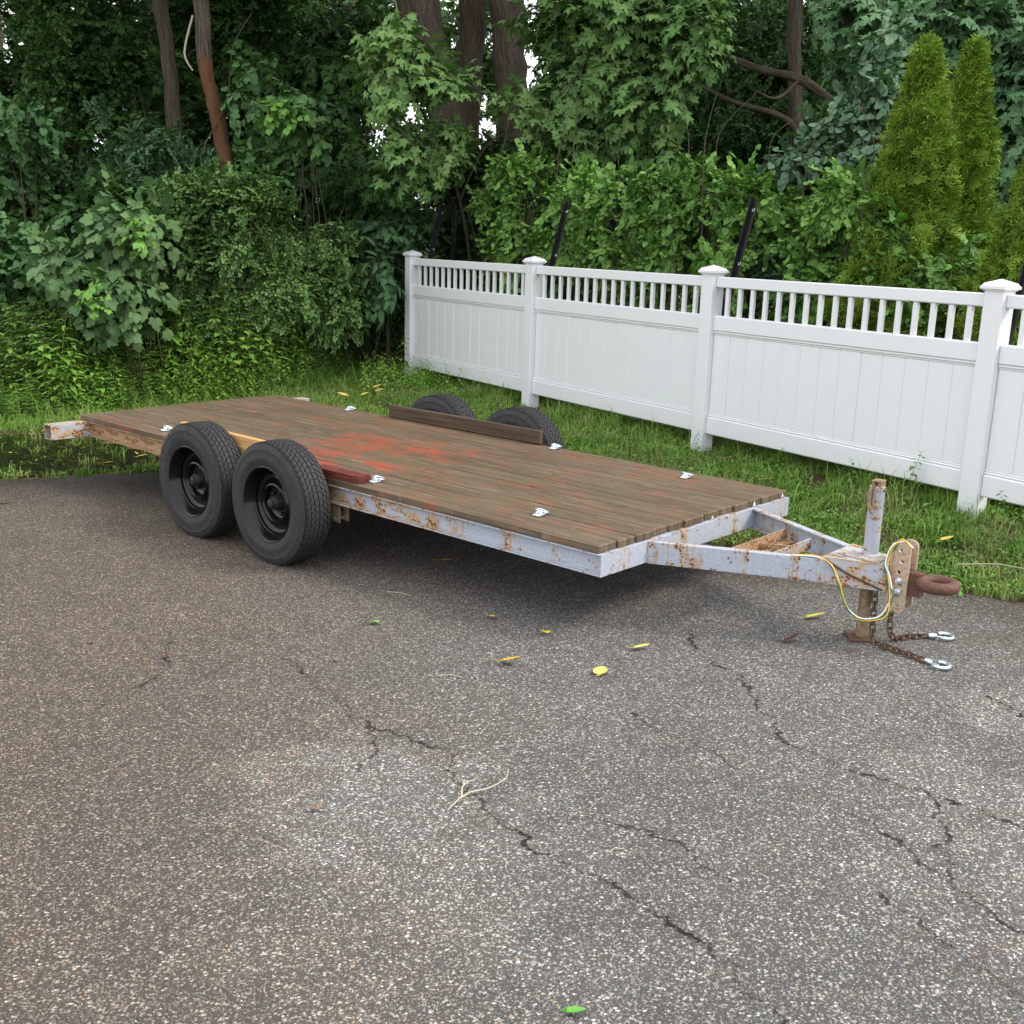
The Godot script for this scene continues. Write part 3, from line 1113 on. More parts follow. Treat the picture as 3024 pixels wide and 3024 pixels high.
func build_ground() -> void:
	var far := [-150.0, -80.0, -40.0, -25.0, -18.0, -14.0, -11.0, -9.0, -7.5, 6.0, 8.0, 11.0, 15.0, 25.0, 40.0, 80.0, 150.0]
	var xs := lines(-6.5, 4.8, 0.06, far)
	var zs := lines(-14.5, -3.6, 0.06, [-150.0, -80.0, -40.0, -28.0, -22.0, -18.0, -16.0, -3.0, -2.0, 0.0, 3.0, 8.0, 20.0, 40.0, 80.0, 150.0])
	var soil := sheet(xs, zs, func(x, z): return ground_y(x, z) - 0.03 * (1.0 - smoothstep(0.0, 0.08, lawn_amount(x, z))), func(_x, _z): return false)
	var o := put("ground", soil, M.soil, self)
	structure(o, "dark soil ground under the lawn, weeds and woods")
	xs = lines(MACRO_X, MACRO_X + MACRO_M, 0.05, [-60.0, -30.0, -15.0, -9.0, -6.5, 4.2, 5.0, 7.0, 10.0, 15.0, 30.0, 60.0])
	zs = lines(MACRO_Z, MACRO_Z + MACRO_M, 0.05, [-0.9, 0.0, 1.5, 3.0, 6.0, 12.0, 25.0, 60.0])
	var road := sheet(xs, zs, func(x, z): return drive_y(x, z) - 0.3 * maxf(lawn_amount(x, z), 0.0), func(x, z): return lawn_amount(x, z) > 0.12)
	o = put("asphalt_driveway", road, M.asphalt, self)
	structure(o, "old grey asphalt driveway with fine cracks and worn stones")
	# standing water where the drive ends
	var mb := MB.new()
	var ring := []
	for k in 40:
		var a := TAU * k / 40.0
		var r := 1.0 + 0.25 * noise.get_noise_1d(k * 30.0)
		ring.append(Vector2(-3.9 + cos(a) * 1.9 * r, -8.75 + sin(a) * 0.95 * r))
	mb.prism(ring, -0.03, -0.012)
	o = put("puddle", mb, M.water, self)
	structure(o, "shallow puddle at the end of the driveway reflecting the weeds")


# ------------------------------------------------------------------ fences
func build_fence() -> void:
	var at := Transform3D(Basis(Vector3.UP, FENCE_YAW), FENCE_AT)
	var f := thing("white_fence", "white vinyl fence with picket top, solid board panels and capped posts", "fence", "", at)
	var v: Material = M.vinyl
	var post := MB.new()
	post.b(Vector3(0, 0.47, 0), Vector3(0.127, 1.66, 0.127), 0.006)
	var cap := MB.new()
	var prof := [[0.0, 1.296], [0.072, 1.296], [0.072, 1.303], [0.083, 1.306], [0.083, 1.322], [0.076, 1.326], [0.068, 1.340], [0.0, 1.366]]
	for i in prof.size() - 1:
		var a: Array = prof[i]
		var b: Array = prof[i + 1]
		for k in 4:
			var c0 := Vector2(1, 1).rotated(PI / 2 * k)
			var c1 := Vector2(1, 1).rotated(PI / 2 * (k + 1))
			var o := Vector3(c0.x + c1.x, 0.2 if b[1] > 1.33 else 0.0, c0.y + c1.y)
			if a[0] == 0.0: o = Vector3.DOWN
			if i == prof.size() - 2: o.y = 3.0
			cap.quad(Vector3(c0.x * a[0], a[1], c0.y * a[0]), Vector3(c1.x * a[0], a[1], c1.y * a[0]), Vector3(c1.x * b[0], b[1], c1.y * b[0]), Vector3(c0.x * b[0], b[1], c0.y * b[0]), o)
	var pm := post.mesh()
	var cm := cap.mesh()
	for k in [-1, 0, 1, 2, 3]:
		var p := put("post", pm, v, f, Transform3D(Basis(), Vector3(PANEL * k, 0, 0)))
		put("post_cap", cm, v, p)
	var long := PANEL - 0.127
	var shapes := {}
	var mb := MB.new()
	mb.b(Vector3(0, 0.125, 0), Vector3(long, 0.14, 0.056), 0.008)
	shapes.bottom_rail = mb.mesh()
	mb = MB.new()
	mb.b(Vector3(0, 0.2035, 0), Vector3(long, 0.016, 0.044), 0.006)
	mb.b(Vector3(0, 0.217, 0), Vector3(long, 0.010, 0.032), 0.004)
	shapes.bottom_trim = mb.mesh()
	mb = MB.new()
	mb.b(Vector3(0, 0.925, 0), Vector3(long, 0.118, 0.056), 0.008)
	shapes.middle_rail = mb.mesh()
	mb = MB.new()
	mb.b(Vector3(0, 0.857, 0), Vector3(long, 0.017, 0.044), 0.006)
	mb.b(Vector3(0, 0.842, 0), Vector3(long, 0.012, 0.032), 0.005)
	shapes.middle_trim = mb.mesh()
	mb = MB.new()
	mb.b(Vector3(0, 1.238, 0), Vector3(long, 0.08, 0.05), 0.006)
	shapes.top_rail = mb.mesh()
	mb = MB.new()
	mb.b(Vector3(0, 1.09, 0), Vector3(0.036, 0.216, 0.028), 0.003)
	var picket := mb.mesh()
	mb = MB.new()
	mb.b(Vector3(0, 0.529, 0), Vector3(0.1772, 0.62, 0.022), 0.006)
	var board := mb.mesh()
	for k in [-1, 0, 1, 2]:
		var mid: float = PANEL * (k + 0.5)
		for s in shapes:
			put(s, shapes[s], v, f, Transform3D(Basis(), Vector3(mid, 0, 0)))
		for i in 17:
			put("picket", picket, v, f, Transform3D(Basis(), Vector3(PANEL * k + 0.18 + 0.13 * i, 0, 0)))
		for i in 13:
			put("board", board, v, f, Transform3D(Basis(Vector3.UP, rr(-0.004, 0.004)), Vector3(mid + (i - 6) * 0.1776, 0, rr(-0.0015, 0.0015))))


func build_chain_link() -> void:
	var off := 0.75
	var at := Transform3D(Basis(Vector3.UP, FENCE_YAW), FENCE_AT + fnn * off)
	var f := thing("chain_link_fence", "black chain link fence half hidden in vines behind the white fence", "fence", "", at)
	for x in [7.70, 5.55, 3.40, 2.75]:
		var mb := MB.new()
		mb.lathe(Transform3D(Basis(), Vector3(x, 0, 0)), [Vector2(0.034 if x == 7.70 else 0.026, -0.3), Vector2(0.034 if x == 7.70 else 0.026, 1.96), Vector2(0.036, 1.965), Vector2(0.034, 1.985), Vector2(0.0, 2.0)], 14)
		put("post", mb, M.black_paint, f)
	var rail := MB.new()
	rail.tube([Vector3(7.7, 1.93, 0), Vector3(5.0, 1.93, 0), Vector3(2.75, 1.93, 0)], 0.021, 10)
	put("top_rail", rail, M.black_paint, f)
	var bar := MB.new()
	bar.b(Vector3(7.645, 1.0, 0), Vector3(0.006, 1.85, 0.02), 0.001)
	for y in [0.4, 1.0, 1.6]:
		bar.lathe(Transform3D(Basis(), Vector3(7.70, y, 0)), [Vector2(0.034, -0.012), Vector2(0.038, -0.012), Vector2(0.038, 0.012), Vector2(0.034, 0.012)], 14)
	put("tension_bar", bar, M.black_paint, f)
	var wire := MB.new()
	var h := 1.87
	var x := 2.75 - h
	while x < 7.64:
		for d in [1.0, -1.0]:
			var x0 := x if d > 0 else x + h
			var x1 := x + h if d > 0 else x
			var a := Vector3(x0, 0.04, 0.004 * d)
			var b := Vector3(x1, 0.04 + h, 0.004 * d)
			var t0 := 0.0
			var t1 := 1.0
			for lim in [[2.75, 1.0], [7.64, -1.0]]:
				var e0: float = (a.x - lim[0]) * lim[1]
				var e1: float = (b.x - lim[0]) * lim[1]
				if e0 < 0.0 and e1 < 0.0: t1 = -1.0
				elif e0 < 0.0: t0 = maxf(t0, e0 / (e0 - e1))
				elif e1 < 0.0: t1 = minf(t1, e0 / (e0 - e1))
			if t1 > t0 + 0.01:
				wire.tube([a.lerp(b, t0), a.lerp(b, t1)], 0.0023, 3, false)
		x += 0.072
	var w := put("wire_mesh", wire, M.black_paint, f)
	w.set_meta("kind", "stuff")
	# angle-iron braces leaning away behind each white post
	var names := ["last white post at the right edge", "third white post from the left", "second white post from the left", "end post at the left"]
	var bx := [0.03, 2.47, 4.95, 7.36]
	for k in 4:
		var b := thing("steel_brace", "black steel angle bar leaning back behind the " + names[k], "brace", "leaning steel braces behind the white posts", Transform3D(Basis(Vector3.UP, FENCE_YAW), FENCE_AT))
		var foot := Vector3(bx[k] + 0.01, 0.62, -0.10 + 0.005)
		foot = Vector3(bx[k], 0.55, 0.085)
		var head := Vector3(bx[k], 1.88, 0.43)
		var d := (head - foot).normalized()
		var l := foot.distance_to(head)
		var bas := Basis(Vector3.RIGHT, d, Vector3.RIGHT.cross(d))
		var mb := MB.new()
		mb.box(Transform3D(bas, (foot + head) * 0.5), Vector3(0.042, l, 0.005), 0.001)
		mb.box(Transform3D(bas, (foot + head) * 0.5 + bas * Vector3(0.0215, 0, -0.021)), Vector3(0.005, l, 0.042), 0.001)
		put("angle_bar", mb, M.black_paint, b)
		var cl := MB.new()
		for t in [0.28, 0.62, 0.93]:
			cl.torus(Transform3D(bas * Basis(Vector3.RIGHT, PI / 2), foot.lerp(head, t) + bas * Vector3(-0.01, 0, -0.008)), 0.012, 0.003, 0.0, 10, 5)
		put("wire_clips", cl, M.zinc, b).set_meta("kind", "stuff")


# ------------------------------------------------------------------ the woods
const MAPLE_A := Color(0.081, 0.170, 0.043)
const MAPLE_B := Color(0.163, 0.296, 0.087)
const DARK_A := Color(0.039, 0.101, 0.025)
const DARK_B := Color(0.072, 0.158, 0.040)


func tree(called: String, label: String, group: String, base: Vector3) -> Node3D:
	return thing(called, label, "tree", group, Transform3D(Basis(), base))


func canopy(t: Node3D, center: Vector3, r: Vector3, count: int) -> void:
	# the crown above the picture, which shades the woods
	var lobes := []
	for k in 5:
		var d := rdir() * Vector3(0.6, 0.4, 0.6)
		lobes.append([center.x + d.x * r.x, center.y + d.y * r.y, center.z + d.z * r.z, r.x * 0.62, r.y * 0.55, r.z * 0.62])
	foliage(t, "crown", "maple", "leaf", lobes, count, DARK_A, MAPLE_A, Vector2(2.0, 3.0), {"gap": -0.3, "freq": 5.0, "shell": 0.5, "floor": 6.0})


func build_trees() -> void:
	var g := "tall trees in the woods"
	var t := tree("tall_tree", "thick dark trunk leaning to the left behind the young maple", g, Vector3(-0.35, 0.2, -15.0))
	limb(t, "trunk", [Vector3(-0.30, 0.0, -15), Vector3(-0.42, 1.3, -15), Vector3(-0.57, 2.11, -15), Vector3(-0.79, 2.6, -15), Vector3(-0.98, 3.2, -15), Vector3(-1.2, 4.0, -15), Vector3(-1.45, 4.9, -15), Vector3(-1.9, 7.5, -15), Vector3(-2.1, 10.5, -15)], [0.36, 0.29, 0.26, 0.245, 0.24, 0.245, 0.27, 0.22, 0.1], "bark", 18)
	limb(t, "limb", [Vector3(-1.45, 4.9, -15), Vector3(-2.6, 5.7, -14.6), Vector3(-3.8, 6.4, -14.2)], [0.12, 0.09, 0.05], "bark")
	canopy(t, Vector3(-2.4, 7.6, -14.6), Vector3(3.2, 2.6, 3.0), 1100)
	t = tree("tall_tree", "slim ridged trunk between the two thicker trunks", g, Vector3(-0.8, 0.2, -16.0))
	limb(t, "trunk", [Vector3(-0.85, 0.0, -16), Vector3(-0.80, 1.6, -16), Vector3(-0.77, 2.7, -16), Vector3(-0.74, 3.61, -16), Vector3(-0.73, 4.5, -16), Vector3(-0.71, 5.2, -16), Vector3(-0.3, 8.0, -16.4), Vector3(0.0, 10.5, -16.5)], [0.2, 0.16, 0.14, 0.147, 0.18, 0.19, 0.15, 0.07], "bark", 14)
	canopy(t, Vector3(-0.4, 9.2, -17.5), Vector3(3.0, 2.4, 2.6), 700)
	t = tree("tall_tree", "straight dark trunk rising above the maple, right of the slim one", g, Vector3(-0.1, 0.2, -15.5))
	limb(t, "trunk", [Vector3(-0.05, 0.0, -15.5), Vector3(-0.1, 1.6, -15.5), Vector3(-0.14, 2.55, -15.5), Vector3(-0.17, 3.64, -15.5), Vector3(-0.23, 4.42, -15.5), Vector3(-0.28, 5.2, -15.5), Vector3(-0.2, 8.0, -15.5), Vector3(0.1, 10.5, -15.5)], [0.30, 0.23, 0.207, 0.21, 0.225, 0.235, 0.18, 0.08], "bark", 16)
	limb(t, "limb", [Vector3(-0.28, 5.0, -15.5), Vector3(0.9, 5.6, -14.6), Vector3(2.2, 5.9, -13.6)], [0.12, 0.09, 0.05], "bark")
	canopy(t, Vector3(1.2, 7.4, -14.4), Vector3(3.2, 2.4, 3.0), 1100)
	t = tree("tall_tree", "reddish bare trunk leaning over the shrubs at the left", g, Vector3(-3.0, 0.25, -12.95))
	limb(t, "trunk", [Vector3(-2.98, 0.15, -12.9), Vector3(-3.08, 1.3, -12.95), Vector3(-3.23, 2.07, -13.0), Vector3(-3.35, 2.45, -13.0), Vector3(-3.46, 2.93, -13.1), Vector3(-3.57, 3.32, -13.2), Vector3(-3.66, 3.67, -13.3)], [0.12, 0.09, 0.084, 0.08, 0.088, 0.078, 0.082], "red_bark", 14)
	limb(t, "upper_trunk", [Vector3(-3.65, 3.64, -13.3), Vector3(-3.7, 4.3, -13.4), Vector3(-3.75, 5.4, -13.6), Vector3(-4.2, 8.0, -14.0)], [0.085, 0.088, 0.09, 0.05], "bark", 12)
	limb(t, "bare_shoot", [Vector3(-3.22, 2.05, -12.9), Vector3(-3.4, 2.08, -12.8), Vector3(-3.6, 1.98, -12.7), Vector3(-3.75, 1.86, -12.65)], [0.012, 0.010, 0.008, 0.005], "pale_twig", 5)
	limb(t, "bare_shoot", [Vector3(-3.45, 2.95, -13.0), Vector3(-3.62, 2.6, -12.9), Vector3(-3.58, 2.3, -12.85), Vector3(-3.66, 1.9, -12.8)], [0.010, 0.009, 0.008, 0.005], "twig", 5)
	limb(t, "bare_shoot", [Vector3(-3.74, 4.1, -13.2), Vector3(-3.82, 3.7, -13.1), Vector3(-3.72, 3.5, -13.05)], [0.012, 0.012, 0.008], "pale_twig", 5)
	limb(t, "bare_shoot", [Vector3(-3.42, 3.0, -13.0), Vector3(-3.3, 3.3, -12.95), Vector3(-3.22, 3.75, -12.9), Vector3(-3.0, 4.1, -12.9)], [0.012, 0.009, 0.007, 0.004], "twig", 5)
	canopy(t, Vector3(-4.6, 7.0, -13.6), Vector3(2.6, 2.0, 2.4), 700)
	t = tree("tall_tree", "dark shaggy trunk at the top left, left of the reddish trunk", g, Vector3(-4.5, 0.3, -15.0))
	limb(t, "trunk", [Vector3(-4.45, 0.1, -15.0), Vector3(-4.5, 2.2, -15.0), Vector3(-4.58, 3.9, -15.0), Vector3(-4.66, 4.8, -15.0), Vector3(-4.8, 8.0, -15.2)], [0.15, 0.11, 0.095, 0.10, 0.07], "bark", 12)
	canopy(t, Vector3(-6.8, 7.4, -15.2), Vector3(3.4, 2.4, 3.2), 1100)
	t = tree("tall_tree", "dark trunk with spreading limbs in the shaded gap left of the poplar", g, Vector3(3.8, 0.3, -15.5))
	limb(t, "trunk", [Vector3(3.85, 0.1, -15.5), Vector3(3.78, 1.6, -15.5), Vector3(3.72, 2.6, -15.5), Vector3(3.6, 3.74, -15.5), Vector3(3.5, 5.0, -15.5), Vector3(3.4, 8.0, -15.5)], [0.16, 0.12, 0.10, 0.09, 0.10, 0.07], "bark", 12)
	limb(t, "limb", [Vector3(3.95, 3.4, -14.2), Vector3(3.42, 3.8, -14.5), Vector3(2.98, 3.99, -15.0), Vector3(2.5, 4.31, -15.5), Vector3(2.1, 4.9, -15.8)], [0.05, 0.056, 0.044, 0.034, 0.02], "bark", 8)
	limb(t, "limb", [Vector3(3.74, 3.05, -15.4), Vector3(3.38, 3.39, -15.0), Vector3(2.67, 3.59, -15.0), Vector3(2.0, 3.9, -15.1)], [0.055, 0.044, 0.03, 0.015], "bark", 8)
	limb(t, "limb", [Vector3(3.42, 3.8, -14.5), Vector3(3.1, 3.55, -14.3), Vector3(2.8, 3.6, -14.1)], [0.03, 0.02, 0.01], "bark", 6)
	canopy(t, Vector3(4.4, 7.4, -14.6), Vector3(3.4, 2.4, 3.2), 1100)

	# understory at the left
	var names := ["shrubby tree filling the top left corner", "leafy tree behind the spray of narrow leaves at the upper left", "leafy tree just behind the reddish trunk", "leafy tree between the reddish trunk and the thick leaning trunk"]
	var sets := [
		[[-6.56, 3.86, -15.5, 1.35, 1.28, 1.2], [-6.38, 2.39, -14.5, 0.84, 0.77, 1.0], [-6.9, 1.3, -14.0, 1.0, 0.8, 0.8]],
		[[-5.55, 4.1, -16.5, 1.28, 1.2, 1.3], [-5.07, 2.69, -15.5, 1.13, 0.83, 1.0], [-5.0, 1.5, -14.8, 1.0, 0.8, 0.8]],
		[[-3.93, 4.58, -17.0, 1.24, 0.99, 1.3], [-3.74, 3.04, -16.0, 1.01, 0.93, 1.0], [-3.7, 1.8, -15.2, 1.0, 0.7, 0.8]],
		[[-2.55, 4.11, -16.5, 0.88, 1.2, 1.3], [-2.54, 2.53, -15.0, 0.87, 0.65, 1.0], [-2.3, 1.5, -14.8, 0.9, 0.7, 0.8]]]
	for k in 4:
		var l: Array = sets[k]
		t = tree("understory_tree", names[k], "understory trees at the left", Vector3(l[1][0], 0.25, l[1][2]))
		limb(t, "trunk", [Vector3(l[1][0], 0.1, l[1][2]), Vector3(l[1][0] + 0.1, 1.5, l[1][2]), Vector3(l[0][0], l[0][1], l[0][2])], [0.07, 0.05, 0.025], "bark", 8)
		for j in 4:
			var d := rdir() * Vector3(1.0, 0.5, 0.7)
			limb(t, "branch", [Vector3(l[1][0] + 0.1, 1.5 + 0.3 * j, l[1][2]), Vector3(l[1][0], l[1][1], l[1][2]) + d * 0.5, Vector3(l[1][0], l[1][1] + 0.4, l[1][2] + 0.5) + d], [0.03, 0.018, 0.008], "twig", 5)
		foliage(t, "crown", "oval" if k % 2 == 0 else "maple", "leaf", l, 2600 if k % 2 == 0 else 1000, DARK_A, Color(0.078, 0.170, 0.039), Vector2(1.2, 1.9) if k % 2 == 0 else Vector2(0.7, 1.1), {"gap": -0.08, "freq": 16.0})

	# the maples
	t = tree("maple", "young maple with bright pointed leaves in front of the leaning trunk", "maples behind the fences", Vector3(-0.6, 0.25, -13.3))
	limb(t, "trunk", [Vector3(-0.55, 0.1, -13.4), Vector3(-0.6, 1.6, -13.3), Vector3(-0.85, 2.6, -13.0), Vector3(-1.3, 3.4, -12.6), Vector3(-1.45, 3.8, -12.4)], [0.03, 0.024, 0.018, 0.012, 0.006], "twig", 6)
	limb(t, "branch", [Vector3(-0.7, 2.2, -13.1), Vector3(-0.4, 2.8, -13.0), Vector3(0.2, 3.1, -13.0), Vector3(0.45, 3.1, -13.0)], [0.016, 0.012, 0.008, 0.004], "twig", 5)
	foliage(t, "crown", "maple", "matt_leaf", [[-1.39, 3.49, -12.4, 0.42, 0.51, 0.55], [-0.89, 3.32, -12.6, 0.38, 0.26, 0.45], [-0.11, 3.08, -13.0, 0.66, 0.30, 0.5], [-1.09, 2.79, -12.6, 0.49, 0.36, 0.5], [-0.69, 2.96, -12.8, 0.36, 0.30, 0.45]], 330, Color(0.124, 0.233, 0.067), Color(0.202, 0.340, 0.106), Vector2(0.85, 1.15), {"gap": -0.16})
	foliage(t, "lower_crown", "maple", "matt_leaf", [[-0.9, 2.62, -12.9, 0.4, 0.14, 0.3], [-1.3, 2.45, -12.7, 0.3, 0.2, 0.3]], 60, MAPLE_A, MAPLE_B)
	t = tree("maple", "dark maple with flat layered sprays left of the chain link end post", "maples behind the fences", Vector3(-1.7, 0.25, -14.4))
	limb(t, "trunk", [Vector3(-1.65, 0.1, -14.5), Vector3(-1.7, 1.5, -14.4), Vector3(-1.75, 2.6, -14.3)], [0.04, 0.03, 0.01], "bark", 6)
	var tiers := []
	for k in 9:
		tiers.append([-1.65 + rr(-0.55, 0.45), 1.25 + 0.18 * k, -14.0 + rr(-0.4, 0.3), rr(0.45, 0.75), 0.07, 0.6])
	foliage(t, "crown", "maple", "leaf", tiers, 520, DARK_A, Color(0.085, 0.183, 0.050), Vector2(0.6, 0.95), {"up": 2.0, "gap": -0.3})
	t = tree("maple", "large maple spreading bright leaves over the middle of the white fence", "maples behind the fences", Vector3(1.6, 0.25, -14.2))
	limb(t, "trunk", [Vector3(1.7, 0.1, -14.6), Vector3(1.6, 2.0, -14.3), Vector3(1.4, 4.0, -13.8), Vector3(1.3, 6.5, -13.6)], [0.12, 0.10, 0.08, 0.05], "bark", 10)
	for b in [[0.9, 3.9, -12.4], [0.4, 3.3, -12.4], [1.6, 3.2, -12.2], [1.5, 2.7, -12.3], [-0.1, 4.1, -12.6]]:
		limb(t, "branch", [Vector3(1.45, 4.2, -13.9), Vector3(1.2, 4.3, -13.3), Vector3(b[0], b[1], b[2])], [0.03, 0.02, 0.006], "twig", 5)
	foliage(t, "crown", "maple", "matt_leaf", [[0.91, 4.12, -13.0, 1.15, 0.5, 0.9], [0.62, 3.52, -13.0, 0.55, 0.5, 0.7], [1.34, 3.41, -12.8, 0.60, 0.62, 0.8], [1.08, 2.93, -13.2, 0.85, 0.36, 0.7], [1.67, 2.79, -12.6, 0.32, 0.29, 0.45], [1.74, 3.91, -12.2, 0.30, 0.45, 0.5]], 1000, Color(0.098, 0.202, 0.058), Color(0.176, 0.302, 0.092), Vector2(0.85, 1.2), {"gap": -0.16, "freq": 13.0})
	t = tree("maple", "blue green maple filling the top right corner behind the cedars", "maples behind the fences", Vector3(4.9, 0.25, -12.6))
	limb(t, "trunk", [Vector3(4.9, 0.1, -12.8), Vector3(4.8, 2.0, -12.6), Vector3(4.6, 4.5, -12.4), Vector3(4.4, 7.0, -12.4)], [0.14, 0.12, 0.10, 0.05], "bark", 10)
	foliage(t, "crown", "maple", "matt_leaf", [[3.58, 4.03, -12.0, 0.76, 0.34, 0.7], [4.35, 3.95, -12.0, 0.87, 0.55, 0.8], [4.85, 3.25, -11.6, 0.40, 0.85, 0.7], [5.3, 3.9, -11.4, 0.6, 1.2, 0.8], [3.55, 3.68, -12.2, 0.33, 0.26, 0.45], [4.9, 2.2, -11.8, 0.5, 0.5, 0.5], [4.35, 2.7, -12.2, 0.5, 0.7, 0.5]], 950, Color(0.072, 0.158, 0.067), Color(0.137, 0.258, 0.118), Vector2(0.85, 1.2), {"gap": -0.16, "freq": 13.0})

	t = tree("poplar_sapling", "slender sapling with round blue green leaves left of the cedars", "", Vector3(2.25, 0.3, -8.9))
	limb(t, "trunk", [Vector3(2.18, 0.2, -8.9), Vector3(2.28, 1.5, -8.95), Vector3(2.34, 1.84, -9.0), Vector3(2.45, 2.09, -9.1), Vector3(2.66, 2.48, -9.4), Vector3(2.75, 2.78, -9.5), Vector3(2.89, 3.3, -9.7)], [0.024, 0.020, 0.018, 0.016, 0.013, 0.011, 0.006], "pale_twig", 7)
	limb(t, "branch", [Vector3(2.70, 2.55, -9.42), Vector3(2.90, 2.66, -9.4), Vector3(3.05, 2.72, -9.4)], [0.008, 0.006, 0.004], "pale_twig", 5)
	limb(t, "branch", [Vector3(2.5, 2.15, -9.15), Vector3(2.35, 2.35, -9.2), Vector3(2.05, 2.5, -9.25)], [0.008, 0.006, 0.003], "twig", 5)
	foliage(t, "crown", "poplar", "matt_leaf", [[2.89, 2.96, -9.6, 0.28, 0.35, 0.35], [2.20, 2.47, -9.3, 0.27, 0.13, 0.2], [2.53, 2.73, -9.4, 0.25, 0.16, 0.25], [2.57, 2.45, -9.3, 0.27, 0.17, 0.3], [2.53, 2.24, -9.3, 0.18, 0.16, 0.25], [2.95, 3.38, -9.7, 0.26, 0.24, 0.3]], 190, Color(0.085, 0.158, 0.092), Color(0.150, 0.246, 0.140), Vector2(0.75, 1.1), {"gap": -0.25})

	# three clipped columns of cedar
	var cedars := [
		["tall cedar with a browned patch near its tip, left of the pair", Vector3(2.82, 0.25, -8.25), 2.90, 0.62],
		["narrower cedar standing just behind and right of the browned one", Vector3(3.42, 0.25, -8.95), 3.02, 0.54],
		["cedar cut off by the right edge of the picture", Vector3(3.46, 0.25, -7.35), 2.5, 0.70]]
	for c in cedars:
		t = tree("cedar", c[0], "cedars behind the white fence", c[1])
		limb(t, "trunk", [c[1] + Vector3(0, -0.1, 0), c[1] + Vector3(0, c[2] * 0.5, 0), c[1] + Vector3(0, c[2] * 0.93, 0)], [0.06, 0.04, 0.01], "bark", 8)
		var where := []
		var cols := []
		var n := 18000
		for i in n:
			var h := 1.0 - sqrt(rng.randf()) * 0.98
			if rng.randf() < 0.10: h = rr(0.72, 1.0)
			var a := rr(0, TAU)
			var d := Vector3(cos(a), 0, sin(a))
			# ragged clumps: plumes that stand out and hollows between them
			var q: Vector3 = Vector3(d.x * c[3] * 0.7, h * c[2] * 0.55, d.z * c[3] * 0.7) + c[1]
			var plume := noise.get_noise_3d(q.x * 95.0, q.y * 95.0, q.z * 95.0) + 0.5 * noise.get_noise_3d(q.x * 230.0, q.y * 230.0, q.z * 230.0)
			if plume < -0.16 and rng.randf() < 0.8: continue
			var r: float = c[3] * pow(1.0 - h, 0.80) * (1.0 if h > 0.12 else 0.85 + h) * (0.86 + 0.55 * plume) * pow(rng.randf(), 0.13) + 0.015
			var p: Vector3 = c[1] + Vector3(0, h * c[2] + 0.10 * plume, 0) + d * r
			var f := (d * 0.8 + Vector3(0, 0.45, 0) + rdir() * 0.9).normalized()
			var s := rr(0.85, 1.5)
			var xf := face(p, f, d.cross(Vector3.UP) + rdir() * 1.1)
			where.append(Transform3D(xf.basis.scaled(Vector3(s, s, s)), p - f * 0.04))
			var col := Color(0.078, 0.149, 0.018).lerp(Color(0.215, 0.330, 0.040), clampf(0.35 + rr(-0.3, 0.4) + 0.5 * plume + 0.25 * h, 0, 1))
			if c[1].x < 3.0 and p.distance_to(Vector3(2.98, 2.83, -7.98)) < 0.13:
				col = Color(0.24, 0.12, 0.055)
			cols.append(col)
		scatter(t, "crown", twigs.cedar, M.scale_leaf, where, cols)

	# the deep woods
	var wood := Node3D.new()
	wood.name = "distant_woods"
	wood.set_meta("kind", "stuff")
	wood.set_meta("label", "dense dark green woods far behind the nearer trees")
	wood.set_meta("category", "woods")
	add_child(wood)
	var lobes := []
	for k in 48:
		var x := rr(-14, 12)
		lobes.append([x, rr(0.6, 2.6), rr(-24, -18.5), rr(1.2, 2.2), rr(0.9, 1.6), rr(1.0, 2.0)])
	lobes.append_array([[-0.9, 3.2, -20.0, 1.4, 1.3, 0.8], [-0.6, 4.9, -20.5, 1.5, 1.2, 0.8], [-4.6, 3.0, -19.0, 1.6, 1.0, 0.8]])
	for k in 22:
		lobes.append([rr(-15, 13), rr(4.6, 7.5), rr(-27, -19), rr(1.6, 2.8), rr(1.0, 1.9), rr(1.2, 2.4)])
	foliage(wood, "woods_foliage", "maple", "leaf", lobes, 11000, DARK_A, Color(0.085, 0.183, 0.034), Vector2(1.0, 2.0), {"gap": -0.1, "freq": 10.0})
	var st := MB.new()
	for k in 26:
		var x := rr(-14, 12)
		var z := rr(-27, -19)
		st.tube([Vector3(x, 0, z), Vector3(x + rr(-0.4, 0.4), 4, z), Vector3(x + rr(-0.9, 0.9), 9, z)], [rr(0.1, 0.2), 0.1, 0.05], 7, false)
	var stems := put("woods_trunks", st, M.bark, wood)
	stems.set_meta("kind", "stuff")


func shrub(called: String, label: String, category: String, group: String, kind: String, material: String, lobes: Array, count: int, c1: Color, c2: Color, sc := Vector2(0.8, 1.2), opt := {}) -> Node3D:
	var l: Array = lobes[0]
	var s := thing(called, label, category, group, Transform3D(Basis(), Vector3(l[0], ground_y(l[0], l[2]), l[2])))
	for q in lobes:
		for j in 3:
			var d := rdir() * Vector3(q[3], q[4], q[5]) * 0.8
			var p := Vector3(q[0], q[1], q[2])
			var foot := Vector3(q[0] + rr(-0.3, 0.3), ground_y(q[0], q[2] - 0.2) - 0.05, q[2] - 0.25)
			limb(s, "stem", [foot, foot.lerp(p, 0.6) + rdir() * 0.12, p + d], [0.011, 0.008, 0.003], "twig", 4)
	foliage(s, "foliage", kind, material, lobes, count, c1, c2, sc, opt)
	return s


